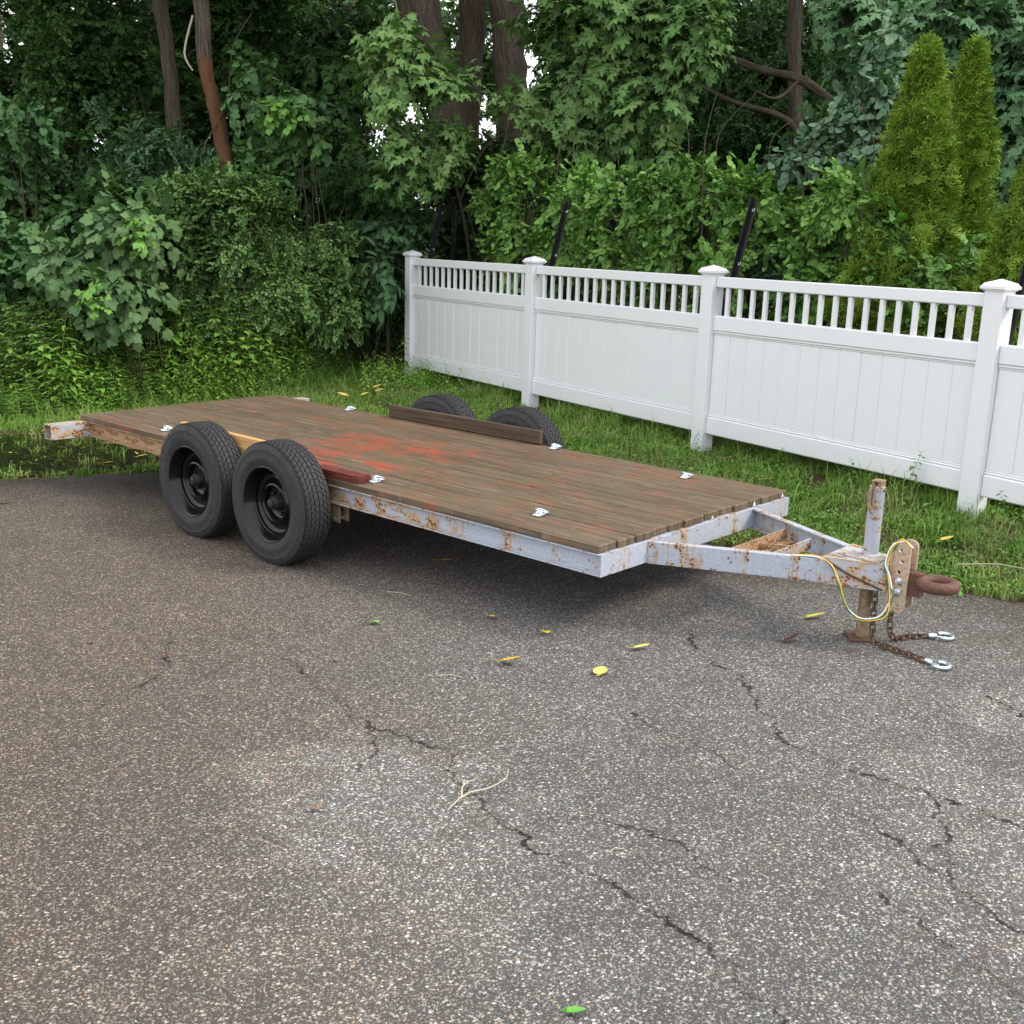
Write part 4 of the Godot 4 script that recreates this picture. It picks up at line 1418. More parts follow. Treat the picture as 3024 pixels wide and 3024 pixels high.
func build_shrubs() -> void:
	var pa := Color(0.081, 0.164, 0.040)
	var pb := Color(0.169, 0.302, 0.084)
	var s := shrub("grape_vine", "grape vine with broad grey green leaves heaped over the left end of the hedge", "vine", "", "grape", "matt_leaf", [[-4.27, 1.85, -11.2, 0.72, 0.34, 0.45], [-4.56, 1.42, -11.0, 0.42, 0.44, 0.35], [-3.97, 1.06, -10.9, 0.36, 0.36, 0.3], [-3.83, 1.72, -11.2, 0.36, 0.36, 0.35]], 420, Color(0.081, 0.155, 0.055), Color(0.142, 0.244, 0.094), Vector2(0.75, 1.15), {"gap": -0.14})
	foliage(s, "young_leaves", "grape", "matt_leaf", [[-3.62, 1.72, -10.75, 0.10, 0.22, 0.1], [-4.0, 1.05, -10.45, 0.07, 0.25, 0.07]], 14, Color(0.156, 0.328, 0.056), Color(0.165, 0.34, 0.07), Vector2(0.45, 0.65), {"gap": -1.0})
	shrub("hedge_shrub", "small leaved shrub right of the grape vine, in front of the reddish trunk", "shrub", "small leaved shrubs of the hedge", "oval", "glossy_leaf", [[-3.16, 1.96, -12.0, 0.85, 0.40, 0.55], [-3.63, 1.51, -11.9, 0.75, 0.52, 0.5], [-3.6, 1.05, -11.95, 0.72, 0.5, 0.4], [-2.95, 1.55, -11.8, 0.4, 0.35, 0.4]], 3800, pa, pb, Vector2(0.85, 1.25))
	shrub("hedge_shrub", "small leaved shrub at the right end of the hedge, nearest the fence", "shrub", "small leaved shrubs of the hedge", "oval", "glossy_leaf", [[-2.46, 1.85, -12.4, 0.85, 0.44, 0.6], [-2.80, 1.25, -12.3, 0.66, 0.58, 0.5], [-2.15, 1.12, -12.8, 0.5, 0.6, 0.5], [-2.0, 1.5, -12.8, 0.38, 0.38, 0.45]], 4200, pa, pb, Vector2(0.85, 1.25))
	shrub("hedge_shrub", "round leaved shrub at the left edge beside the grape vine", "shrub", "", "round", "matt_leaf", [[-5.43, 2.83, -12.5, 0.42, 0.2, 0.45], [-5.83, 2.43, -13.0, 0.38, 0.38, 0.5], [-5.24, 1.63, -11.8, 0.26, 0.48, 0.4], [-5.4, 1.2, -11.8, 0.5, 0.6, 0.5]], 460, Color(0.058, 0.139, 0.050), Color(0.111, 0.227, 0.078), Vector2(1.0, 1.5))
	shrub("arching_shrub", "shrub with arching sprays of narrow leaves above the grape vine", "shrub", "", "oval", "matt_leaf", [[-4.50, 3.01, -13.0, 0.36, 0.2, 0.4], [-4.35, 2.72, -13.0, 0.24, 0.18, 0.4], [-4.02, 2.38, -13.2, 0.74, 0.36, 0.6], [-5.0, 2.3, -13.6, 0.8, 0.5, 0.6]], 1100, Color(0.049, 0.113, 0.045), Color(0.111, 0.214, 0.095), Vector2(0.9, 1.3), {"lift": 0.1})
	s = shrub("hanging_vine", "grape vine hanging in a festoon right of the reddish trunk", "vine", "", "grape", "matt_leaf", [[-3.04, 3.17, -12.8, 0.28, 0.26, 0.22], [-2.51, 3.10, -12.8, 0.27, 0.30, 0.25], [-2.92, 3.55, -13.0, 0.30, 0.2, 0.25], [-2.32, 2.84, -12.8, 0.14, 0.24, 0.2]], 80, Color(0.072, 0.158, 0.056), Color(0.137, 0.265, 0.084), Vector2(0.7, 1.0), {"gap": -0.3})
	foliage(s, "young_leaves", "grape", "matt_leaf", [[-2.62, 3.02, -12.5, 0.20, 0.16, 0.1]], 14, Color(0.156, 0.328, 0.056), Color(0.165, 0.34, 0.07), Vector2(0.5, 0.7), {"gap": -1.0})
	shrub("hanging_vine", "rounded vine clump at the foot of the reddish trunk", "vine", "", "round", "matt_leaf", [[-2.93, 2.44, -13.0, 0.34, 0.28, 0.4], [-3.0, 2.1, -12.5, 0.40, 0.2, 0.35]], 170, Color(0.072, 0.158, 0.050), Color(0.130, 0.252, 0.078), Vector2(0.9, 1.3))
	shrub("broadleaf_shrub", "shrub with long drooping leaves beside the end of the white fence", "shrub", "", "long", "matt_leaf", [[-1.62, 1.35, -12.7, 0.34, 0.34, 0.35], [-1.45, 1.75, -13.1, 0.4, 0.2, 0.35]], 75, Color(0.046, 0.107, 0.045), Color(0.098, 0.189, 0.078), Vector2(0.85, 1.15), {"gap": -0.5, "lift": -0.35})
	# what grows over the chain link fence
	var x := 6.25
	var k := 0
	var where := ["right beside the chain link end post", "between the second leaning brace and the end post", "above the middle of the white fence", "right of the second leaning brace", "over the third white post", "just left of the third leaning brace", "between the third brace and the cedars"]
	var tops := [2.62, 2.48, 2.36, 2.46, 2.34, 2.28, 2.1]
	for i in 7:
		var p := FENCE_AT + fe * x + fnn * 0.72
		var h: float = tops[i] - 0.25
		var lobes := [[p.x, 0.3 + h * 0.72, p.z, 0.52, h * 0.3, 0.34], [p.x + rr(-0.2, 0.2), 0.3 + h * 0.4, p.z + rr(-0.2, 0.2), 0.55, h * 0.34, 0.34], [p.x + rr(-0.2, 0.2), tops[i] - 0.2, p.z, 0.5, 0.2, 0.3], [p.x - 0.3, 2.12, p.z - 0.4, 0.4, 0.16, 0.26]]
		var bright := 1.0 if i % 3 != 1 else 1.2
		var sv := shrub("bittersweet_vine", "round leaved green vine " + where[i], "vine", "round leaved vines on the chain link fence", "round", "leaf", lobes, 1700, Color(0.091, 0.195, 0.038) * bright, Color(0.195, 0.365, 0.078) * bright, Vector2(0.65, 1.0), {"gap": 0.02, "freq": 24.0, "fence": 0.52})
		for j in 2:
			var q := p + Vector3(rr(-0.4, 0.4), tops[i] - 0.5, rr(-0.2, 0.2))
			limb(sv, "shoot", [q, q + Vector3(rr(-0.1, 0.1), 0.5, 0), q + Vector3(rr(-0.3, 0.3), rr(0.7, 0.95), 0)], [0.005, 0.004, 0.002], "twig", 4)
		x -= 0.84
	shrub("bluegreen_shrub", "low dull blue green shrub at the foot of the poplar sapling", "shrub", "", "poplar", "matt_leaf", [[2.34, 1.6, -8.9, 0.35, 0.28, 0.3], [2.04, 1.5, -9.2, 0.3, 0.26, 0.3], [2.3, 1.1, -8.9, 0.4, 0.4, 0.3]], 330, Color(0.065, 0.132, 0.062), Color(0.111, 0.208, 0.095), Vector2(0.5, 0.75), {"fence": 0.3})
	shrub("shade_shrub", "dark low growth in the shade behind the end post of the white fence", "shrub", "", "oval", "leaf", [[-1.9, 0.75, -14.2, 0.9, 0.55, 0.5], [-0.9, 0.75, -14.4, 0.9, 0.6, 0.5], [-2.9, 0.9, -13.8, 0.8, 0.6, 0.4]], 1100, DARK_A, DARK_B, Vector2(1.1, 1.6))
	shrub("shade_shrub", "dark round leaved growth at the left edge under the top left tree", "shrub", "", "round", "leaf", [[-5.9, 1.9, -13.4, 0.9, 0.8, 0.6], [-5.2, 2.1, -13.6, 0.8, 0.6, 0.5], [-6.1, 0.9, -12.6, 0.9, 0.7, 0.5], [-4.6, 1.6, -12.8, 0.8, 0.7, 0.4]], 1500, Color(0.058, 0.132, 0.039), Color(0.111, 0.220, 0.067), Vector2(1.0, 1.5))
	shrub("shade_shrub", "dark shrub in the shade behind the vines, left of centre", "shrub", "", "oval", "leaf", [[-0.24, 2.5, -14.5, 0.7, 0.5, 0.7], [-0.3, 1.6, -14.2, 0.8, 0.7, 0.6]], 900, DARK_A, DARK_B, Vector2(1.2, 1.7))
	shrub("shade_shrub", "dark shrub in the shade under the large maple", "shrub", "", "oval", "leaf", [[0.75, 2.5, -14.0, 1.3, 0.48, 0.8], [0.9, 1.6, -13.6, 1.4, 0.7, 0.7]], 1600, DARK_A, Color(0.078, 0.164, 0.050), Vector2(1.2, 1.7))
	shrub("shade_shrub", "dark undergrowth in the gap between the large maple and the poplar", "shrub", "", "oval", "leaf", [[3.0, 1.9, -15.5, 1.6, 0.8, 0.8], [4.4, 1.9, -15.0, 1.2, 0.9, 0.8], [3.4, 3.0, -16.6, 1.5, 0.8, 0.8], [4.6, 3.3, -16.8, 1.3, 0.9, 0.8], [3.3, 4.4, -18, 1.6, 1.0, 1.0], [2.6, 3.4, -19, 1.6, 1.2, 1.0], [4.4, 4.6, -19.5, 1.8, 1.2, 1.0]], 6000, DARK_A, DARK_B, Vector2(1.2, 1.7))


func build_ground_cover() -> void:
	# lawn
	var where := []
	var cols := []
	var tall_w := []
	var tall_c := []
	var clo_w := []
	var clo_c := []
	for i in 80000:
		var x := rr(-6.2, 4.9)
		var z := rr(-14.0, -3.2)
		var past := lawn_amount(x, z)
		if past < 0.0 or (past < 0.10 and rng.randf() > past * 9.0):
			continue
		var d := Vector3(x, 0, z) - FENCE_AT
		var behind := d.dot(fnn)
		if behind > 1.6: continue
		var l := local(x, z)
		if l.x > 0.25 and l.x < 4.3 and l.y < 1.5: continue
		var y := ground_y(x, z)
		if y < -0.006 and rng.randf() < 0.97: continue
		var bald := noise.get_noise_2d(x * 22.0 + 300.0, z * 22.0)
		var near_fence := clampf(1.0 - absf(behind + 0.12) / 0.28, 0.0, 1.0)
		if bald + near_fence * 0.5 > 0.34 and rng.randf() < 0.85: continue
		if l.x > 5.2 and l.y > 2.2 and behind < -0.8 and rng.randf() < 0.5: continue
		var s := rr(0.7, 1.3)
		var xf := Transform3D(Basis(Vector3.UP, rr(0, TAU)).scaled(Vector3(s, s * rr(0.8, 1.2), s)), Vector3(x, y - 0.005, z))
		var t := clampf(0.5 + 1.1 * noise.get_noise_2d(x * 18.0, z * 18.0) + rr(-0.3, 0.3), 0.0, 1.0)
		var c := Color(0.130, 0.255, 0.036).lerp(Color(0.245, 0.370, 0.080), t)
		if noise.get_noise_2d(x * 30.0 + 77.0, z * 30.0) > 0.22:
			c = c.lerp(Color(0.30, 0.27, 0.12), 0.5)
		var pick := rng.randf()
		if pick < 0.015 + 0.10 * near_fence:
			tall_w.append(xf); tall_c.append(c)
		elif pick < 0.26:
			clo_w.append(xf); clo_c.append(Color(0.115, 0.24, 0.04).lerp(Color(0.175, 0.32, 0.06), rng.randf()))
		else:
			where.append(xf); cols.append(c)
	var g := Node3D.new()
	g.name = "grass"
	g.set_meta("kind", "stuff")
	g.set_meta("label", "short patchy lawn grass and clover between the driveway and the fence")
	g.set_meta("category", "grass")
	add_child(g)
	scatter(g, "short_grass", twigs.grass, M.grass, where, cols)
	scatter(g, "long_grass", twigs.tall, M.grass, tall_w, tall_c)
	scatter(g, "clover", twigs.clover, M.matt_leaf, clo_w, clo_c)
	# weeds along the hedge
	var u := Node3D.new()
	u.name = "weeds"
	u.set_meta("kind", "stuff")
	u.set_meta("label", "bright green weeds and mugwort along the foot of the hedge")
	u.set_meta("category", "weeds")
	add_child(u)
	var w := {"mugwort": [[], []], "broad": [[], []], "lance": [[], []]}
	var a := Vector3(-6.4, 0, -9.0)
	var line := [Vector3(-6.6, 0, -8.9), Vector3(-4.75, 0, -9.95), Vector3(-2.75, 0, -11.7), Vector3(-1.75, 0, -12.9)]
	for i in 4200:
		var t := rng.randf() * 3.0
		var k := mini(int(t), 2)
		var p: Vector3 = line[k].lerp(line[k + 1], t - k)
		var back := pow(rng.randf(), 1.3) * 1.5
		p += Vector3(-0.60, 0, -0.62) * (back - 0.12) + Vector3(rr(-0.1, 0.1), 0, rr(-0.1, 0.1))
		var h := (0.22 + 0.72 * smoothstep(0.0, 0.8, back)) * rr(0.65, 1.2) * (0.85 + 0.8 * noise.get_noise_2d(p.x * 20.0, p.z * 20.0))
		if h < 0.12: continue
		if t > 2.5: h *= 0.55
		p.y = ground_y(p.x, p.z) - 0.02
		var n := noise.get_noise_2d(p.x * 16.0 + 500.0, p.z * 16.0)
		var kind := "mugwort" if n < 0.12 else ("broad" if n < 0.3 else "lance")
		if rng.randf() < 0.2: kind = ["mugwort", "broad", "lance"][rng.randi() % 3]
		var wd := h * rr(0.9, 1.35)
		w[kind][0].append(Transform3D(Basis(Vector3(1, 0, rr(-0.2, 0.2)).normalized(), rr(-0.25, 0.25)) * Basis(Vector3.UP, rr(0, TAU)).scaled(Vector3(wd, h, wd)), p))
		var c := Color(0.110, 0.230, 0.040).lerp(Color(0.190, 0.355, 0.070), rng.randf())
		if kind != "mugwort":
			c = Color(0.145, 0.300, 0.040).lerp(Color(0.235, 0.425, 0.070), rng.randf())
		w[kind][1].append(c)
	# more by the end of the fence
	for i in 130:
		var p := Vector3(-1.15, 0, -12.15) + Vector3(rr(-0.55, 0.55), 0, rr(-0.5, 0.6))
		if (p - FENCE_AT).dot(fnn) > -0.1: continue
		var h := rr(0.12, 0.34)
		p.y = ground_y(p.x, p.z)
		var kind := "broad" if rng.randf() < 0.6 else "lance"
		w[kind][0].append(Transform3D(Basis(Vector3.UP, rr(0, TAU)).scaled(Vector3(h, h, h)), p))
		w[kind][1].append(Color(0.145, 0.300, 0.040).lerp(Color(0.235, 0.425, 0.070), rng.randf()))
	for kind in w:
		scatter(u, kind if kind == "mugwort" else kind + "_leaved_weeds", twigs[kind], M.matt_leaf, w[kind][0], w[kind][1])
	# single weeds under the fence
	var spots := [
		["weed with heart shaped leaves growing up the third post of the white fence", 2.34, -0.14, 0.2],
		["tall thin weed in front of the right hand panel, left of the last post", 0.40, -0.12, 0.36],
		["low broad leaved weed under the right hand panel, below the jack post's head", 0.80, -0.14, 0.24],
		["small weed in the gap under the middle of the right hand panel", 1.55, -0.06, 0.2],
		["weed at the foot of the last white post, at the picture's right edge", -0.32, -0.14, 0.26],
		["leafy weed at the left end post of the white fence", 7.2, -0.22, 0.55]]
	for s in spots:
		var p: Vector3 = FENCE_AT + fe * s[1] + fnn * s[2]
		p.y = ground_y(p.x, p.z) - 0.01
		var o := thing("weed", s[0], "weed", "single weeds along the white fence", Transform3D(Basis(Vector3.UP, rr(0, TAU)).scaled(Vector3.ONE * s[3]), p))
		rng.seed = 90 + int(s[1] * 10.0)
		put("stem_and_leaves", twigs.broad[0].duplicate(), leaf_tint(Color(0.11, 0.23, 0.045)), o)


func leaf_tint(c: Color) -> Material:
	var m: StandardMaterial3D = M.matt_leaf.duplicate()
	m.albedo_color = c.linear_to_srgb()
	return m


# ------------------------------------------------------------------ the trailer
func tyre_mesh() -> ArrayMesh:
	# turned about y; the tread carries grooves and sipes
	var mb := MB.new()
	var R := 0.342
	var N := 360
	var side := [Vector2(0.196, 0.080), Vector2(0.206, 0.092), Vector2(0.216, 0.0925), Vector2(0.222, 0.097), Vector2(0.248, 0.1015), Vector2(0.252, 0.1025), Vector2(0.256, 0.1015), Vector2(0.282, 0.1015), Vector2(0.296, 0.0985), Vector2(0.299, 0.100), Vector2(0.303, 0.0985), Vector2(0.318, 0.093), Vector2(0.330, 0.0865)]
	mb.lathe(Transform3D(), side, 96)
	var low := []
	for p in side: low.append(Vector2(p.x, -p.y))
	low.reverse()
	mb.lathe(Transform3D(), low, 96)
	mb.lathe(Transform3D(), [Vector2(0.196, -0.080), Vector2(0.196, 0.080)], 48)
	var ys := []
	var ng := 46
	for j in ng + 1:
		ys.append(lerpf(-0.0865, 0.0865, float(j) / ng))
	var rad := func(i: int, y: float) -> float:
		var q := absf(y)
		var r := R - 0.004 * (q / 0.08) * (q / 0.08) - 0.011 * smoothstep(0.070, 0.0865, q)
		var groove := false
		var sipe := false
		var wob := 0.0010 * (1.0 if (i / 3) % 2 == 0 else -1.0)
		for g in [0.0, 0.029, 0.053]:
			if absf(q - g - (wob if g > 0.0 else 0.0)) < 0.0032:
				groove = true
		if q > 0.056 and i % 6 == (0 if q < 0.070 else 1): sipe = true
		if q > 0.034 and q < 0.048 and i % 6 == 2 + int(q > 0.041): sipe = true
		if q > 0.006 and q < 0.018 and i % 6 == 4: sipe = true
		if q > 0.018 and q < 0.024 and i % 6 == 5: sipe = true
		return r - (0.0075 if groove and q < 0.084 else (0.0055 if sipe and q < 0.084 else 0.0))
	for i in N:
		var a0 := TAU * i / N
		var a1 := TAU * (i + 1) / N
		for j in ng:
			var ym: float = (ys[j] + ys[j + 1]) * 0.5
			var r: float = rad.call(i, ym)
			var rn: float = rad.call((i + 1) % N, ym)
			var c0 := Vector3(cos(a0), 0, sin(a0))
			var c1 := Vector3(cos(a1), 0, sin(a1))
			var m := (c0 + c1).normalized()
			var y0 := Vector3(0, ys[j], 0)
			var y1 := Vector3(0, ys[j + 1], 0)
			mb.quad(c0 * r + y0, c1 * r + y0, c1 * r + y1, c0 * r + y1, m, Vector2(a0 * R, ys[j]), Vector2(a1 * R, ys[j]), Vector2(a1 * R, ys[j + 1]), Vector2(a0 * R, ys[j + 1]))
			if absf(r - rn) > 0.003:
				mb.quad(c1 * r + y0, c1 * r + y1, c1 * rn + y1, c1 * rn + y0, (c1.cross(Vector3.UP)) * signf(r - rn))
			if j < ng - 1:
				var r2: float = rad.call(i, (ys[j + 1] + ys[j + 2]) * 0.5)
				if absf(r - r2) > 0.003:
					mb.quad(c0 * r + y1, c1 * r + y1, c1 * r2 + y1, c0 * r2 + y1, Vector3(0, signf(r - r2), 0))
	return mb.mesh()


func lettering(text: String, radius: float, middle: float, high: float) -> ArrayMesh:
	# raised letters round a tyre's sidewall
	var st := SurfaceTool.new()
	st.begin(Mesh.PRIMITIVE_TRIANGLES)
	var font := SystemFont.new()
	font.font_names = PackedStringArray(["Droid Sans"])
	for k in text.length():
		var tm := TextMesh.new()
		tm.font = font
		tm.text = text[k]
		tm.font_size = 16
		tm.pixel_size = high / 16.0
		tm.depth = 0.003
		var a := middle + (k - (text.length() - 1) * 0.5) * high * 1.05 / radius
		# letters stand on the tyre's outer face (+y), tops away from the hub
		var out := Vector3(cos(a), 0, sin(a))
		var right := Vector3(-sin(a), 0, cos(a))
		st.append_from(tm, 0, Transform3D(Basis(right, out, Vector3.UP), out * radius + Vector3(0, 0.1018, 0)))
	return st.commit()


func build_trailer() -> void:
	var at := Transform3D(Basis(Vector3.UP, TRAILER_YAW), TRAILER_AT)
	var t := thing("flatbed_trailer", "long flatbed trailer with weathered plank deck, four black wheels and rusty pale blue frame", "trailer", "", at)
	# deck
	var seams := [0.0, 0.137, 0.273, 0.407, 0.539, 0.672, 0.846, 0.999, 1.134, 1.268, 1.402, 1.536, 1.67]
	for k in seams.size() - 1:
		var mb := MB.new()
		mb.scale2 = Vector2(1.0 / DECK_L, 1.0 / DECK_W)
		mb.off = Vector2(rr(0, 3), rr(0, 3))
		var v := rr(0.82, 1.2)
		mb.tint = Color(v * 0.97, v, v * rr(0.90, 0.98))
		var gap := 0.013 if k in [4, 6, 7] else rr(0.006, 0.010)
		var front := 0.010 + rr(-0.004, 0.008) + (0.012 if k == 7 else 0.0)
		var rear := 4.60 + rr(-0.008, 0.01)
		mb.box(Transform3D(Basis(Vector3.RIGHT, rr(-0.012, 0.012)) * Basis(Vector3.UP, rr(-0.0003, 0.0003)), Vector3((front + rear) * 0.5, 0.4683 + rr(-0.0018, 0.0018), (seams[k] + seams[k + 1]) * 0.5)), Vector3(rear - front, 0.037, seams[k + 1] - seams[k] - gap), 0.005)
		put("deck_plank", mb, M.wood, t)
	# boards on edge beside the wheels
	var b := MB.new()
	b.b(Vector3(2.62, 0.536, -0.022), Vector3(1.24, 0.155, 0.038), 0.004)
	put("side_board", b, M.pale_wood, t).set_meta("label", "pale new side board behind the near wheels")
	b = MB.new()
	b.tint = Color(0.62, 0.58, 0.58)
	b.off = Vector2(0.6, 1.1)
	b.box(Transform3D(Basis(Vector3.RIGHT, 0.03), Vector3(2.47, 0.533, 1.652)), Vector3(1.44, 0.088, 0.042), 0.004)
	put("side_board", b, M.plain_wood, t).set_meta("label", "dark side board beside the far wheels")
	b = MB.new()
	b.off = Vector2(0.3, 0.2)
	b.prism([Vector2(1.615, 0.012), Vector2(1.60, 0.05), Vector2(1.625, 0.062), Vector2(1.61, 0.092), Vector2(1.99, 0.092), Vector2(1.99, 0.003), Vector2(1.66, 0.003)], 0.4885, 0.526)
	put("broken_board", b, M.red_wood, t).set_meta("label", "short red brown board with a broken end")
	# frame
	for sd in [0, 1]:
		var flip := 1.0 if sd == 0 else -1.0
		var w0 := 0.0 if sd == 0 else DECK_W
		var segs := [[0.003, 0.95, "rail_paint"], [0.95, 1.85, "worn_paint"], [1.85, 4.497, "rusty_paint"]]
		for s in segs:
			var mb := MB.new()
			var l: float = s[1] - s[0]
			var c: float = (s[0] + s[1]) * 0.5
			mb.off = Vector2(c, 0.0)
			mb.b(Vector3(c, 0.398, w0 + flip * 0.0385), Vector3(l, 0.0995, 0.005), 0.0)
			mb.b(Vector3(c, 0.4452, w0 + flip * 0.0182), Vector3(l, 0.005, 0.0354), 0.0)
			mb.b(Vector3(c, 0.3512, w0 + flip * 0.0182), Vector3(l, 0.006, 0.0354), 0.0)
			mb.b(Vector3(c, 0.3565, w0 + flip * 0.032), Vector3(l, 0.005, 0.008), 0.0)
			put("side_rail", mb, M[s[2]], t)
	var head := MB.new()
	head.b(Vector3(-0.0035, 0.3985, DECK_W * 0.5), Vector3(0.006, 0.1015, DECK_W + 0.004), 0.001)
	head.b(Vector3(0.018, 0.4465, DECK_W * 0.5), Vector3(0.036, 0.004, DECK_W - 0.09), 0.0)
	head.b(Vector3(0.018, 0.351, DECK_W * 0.5), Vector3(0.036, 0.005, DECK_W - 0.09), 0.0)
	put("front_rail", head, M.header_paint, t)
	for s in [0.5, 1.0, 1.5, 2.0, 2.5, 3.0, 3.5, 4.0]:
		var mb := MB.new()
		mb.b(Vector3(s, 0.400, DECK_W * 0.5), Vector3(0.005, 0.09, DECK_W - 0.084), 0.0)
		mb.b(Vector3(s + 0.02, 0.4425, DECK_W * 0.5), Vector3(0.035, 0.005, DECK_W - 0.084), 0.0)
		put("cross_member", mb, M.rusty_paint, t)
	var tube := MB.new()
	var tw0 := -0.262
	var tw1 := 1.93
	var tl := tw1 - tw0
	var tm := (tw0 + tw1) * 0.5
	tube.b(Vector3(4.503, 0.394, tm), Vector3(0.006, 0.102, tl), 0.001)
	tube.b(Vector3(4.597, 0.394, tm), Vector3(0.006, 0.102, tl), 0.001)
	tube.b(Vector3(4.55, 0.4425, tm), Vector3(0.088, 0.006, tl - 0.001), 0.0005)
	tube.b(Vector3(4.55, 0.3455, tm), Vector3(0.088, 0.006, tl - 0.001), 0.0005)
	put("rear_crossbar", tube, M.worn_paint, t)
	# tongue
	for sd in [0, 1]:
		var foot := Vector3(-0.008, 0.3955, 0.343 if sd == 0 else DECK_W - 0.343)
		var tip := Vector3(-0.86, 0.3955, 0.752 if sd == 0 else DECK_W - 0.752)
		var d := (tip - foot).normalized()
		var inw := Vector3.UP.cross(d)
		if (inw.z > 0.0) != (sd == 0): inw = -inw
		var bas := Basis(d, Vector3.UP, inw)
		var l := foot.distance_to(tip)
		var mb := MB.new()
		mb.off = Vector2(0.3 + sd, 0.0)
		mb.box(Transform3D(bas, foot + d * l * 0.5 + inw * 0.003), Vector3(l, 0.103, 0.006), 0.001)
		mb.box(Transform3D(bas, foot + d * l * 0.5 + inw * 0.023 + Vector3(0, 0.0483, 0)), Vector3(l, 0.006, 0.034), 0.0)
		mb.box(Transform3D(bas, foot + d * l * 0.5 + inw * 0.023 - Vector3(0, 0.0483, 0)), Vector3(l, 0.006, 0.034), 0.0)
		put("tongue_beam", mb, M.beam_paint, t)
	var mb2 := MB.new()
	mb2.b(Vector3(-0.27, 0.388, 0.835), Vector3(0.006, 0.06, 0.66), 0.001)
	mb2.b(Vector3(-0.30, 0.361, 0.835), Vector3(0.055, 0.006, 0.62), 0.001)
	put("tongue_brace", mb2, M.rusty_paint, t)
	mb2 = MB.new()
	mb2.b(Vector3(-0.455, 0.398, 0.835), Vector3(0.006, 0.055, 0.44), 0.001)
	put("tongue_brace", mb2, M.worn_paint, t)
	mb2 = MB.new()
	mb2.box(Transform3D(Basis(Vector3.UP, 0.5), Vector3(-0.36, 0.37, 0.93)), Vector3(0.19, 0.05, 0.006), 0.001)
	put("tongue_brace", mb2, M.rusty_paint, t)
	mb2 = MB.new()
	mb2.off = Vector2(0.2, 0.4)
	mb2.prism([Vector2(-0.69, 0.678), Vector2(-0.69, 0.992), Vector2(-0.955, 0.905), Vector2(-0.955, 0.765)], 0.3405, 0.4585)
	mb2.b(Vector3(-0.835, 0.4625, 0.835), Vector3(0.16, 0.008, 0.15), 0.002)
	var cb := put("coupler_box", mb2, M.worn_paint, t)
	var weld := MB.new()
	weld.tube([Vector3(-0.71, 0.449, 0.681), Vector3(-0.80, 0.40, 0.708), Vector3(-0.90, 0.362, 0.742), Vector3(-0.945, 0.346, 0.758)], 0.0045, 6)
	put("weld_seam", weld, M.rust, cb)

	# jack
	var jp := Vector3(-0.843, 0, 0.835)
	mb2 = MB.new()
	mb2.lathe(Transform3D(Basis(), jp), [Vector2(0.0, 0.466), Vector2(0.047, 0.466), Vector2(0.045, 0.474), Vector2(0.0335, 0.478), Vector2(0.0325, 0.765), Vector2(0.034, 0.768), Vector2(0.034, 0.776), Vector2(0.028, 0.780), Vector2(0.028, 0.772), Vector2(0.0, 0.772)], 24)
	put("jack_tube", mb2, M.jack_paint, t)
	mb2 = MB.new()
	mb2.b(jp + Vector3(0.012, 0.785, -0.002), Vector3(0.012, 0.03, 0.05), 0.002)
	mb2.b(jp + Vector3(-0.018, 0.785, -0.002), Vector3(0.012, 0.03, 0.05), 0.002)
	mb2.b(jp + Vector3(-0.003, 0.801, -0.002), Vector3(0.046, 0.008, 0.054), 0.003)
	put("jack_head", mb2, M.tan_steel, t)
	mb2 = MB.new()
	mb2.tube([jp + Vector3(0.012, 0.775, -0.036), jp + Vector3(0.014, 0.75, -0.047), jp + Vector3(0.012, 0.70, -0.049), jp + Vector3(-0.002, 0.675, -0.050), jp + Vector3(-0.006, 0.665, -0.046)], 0.009, 8)
	mb2.tube([jp + Vector3(0.002, 0.79, -0.03), jp + Vector3(-0.002, 0.73, -0.040), jp + Vector3(-0.004, 0.68, -0.040)], 0.006, 6)
	put("jack_crank", mb2, M.tan_steel, t)
	var gq := at * jp
	var gy := drive_y(gq.x, gq.z)
	mb2 = MB.new()
	mb2.lathe(Transform3D(Basis(), jp), [Vector2(0.027, gy + 0.012), Vector2(0.026, 0.33)], 20)
	put("jack_leg", mb2, M.tan_steel, t)
	mb2 = MB.new()
	mb2.box(Transform3D(Basis(Vector3.UP, 0.62), Vector3(jp.x, gy + 0.007, jp.z)), Vector3(0.128, 0.010, 0.128), 0.002)
	put("jack_foot", mb2, M.brown_steel, t)

	# coupler channel with bolt holes, and the towing ring
	for w in [0.788, 0.868]:
		var plate := CSGPolygon3D.new()
		plate.name = "hitch_plate"
		var poly := PackedVector2Array()
		for k in 9:
			var a := PI * k / 8.0
			poly.append(Vector2(cos(a) * 0.036, 0.534 + sin(a) * 0.030))
		for k in 9:
			var a := PI + PI * k / 8.0
			poly.append(Vector2(cos(a) * 0.036, 0.278 + sin(a) * 0.022))
		plate.polygon = poly
		plate.depth = 0.011
		plate.material = M.hitch_paint
		plate.position = Vector3(-1.0, 0, w + 0.011)
		for k in 6:
			var hole := CSGCylinder3D.new()
			hole.name = "bolt_hole"
			hole.operation = CSGShape3D.OPERATION_SUBTRACTION
			hole.radius = 0.0095
			hole.height = 0.05
			hole.sides = 16
			hole.rotation.x = PI / 2
			hole.position = Vector3(-0.004 if k % 2 == 0 else 0.006, 0.285 + 0.049 * k, -0.005)
			plate.add_child(hole, true)
		t.add_child(plate, true)
	mb2 = MB.new()
	mb2.b(Vector3(-0.9595, 0.405, 0.835), Vector3(0.008, 0.30, 0.112), 0.002)
	put("hitch_channel", mb2, M.hitch_paint, t)
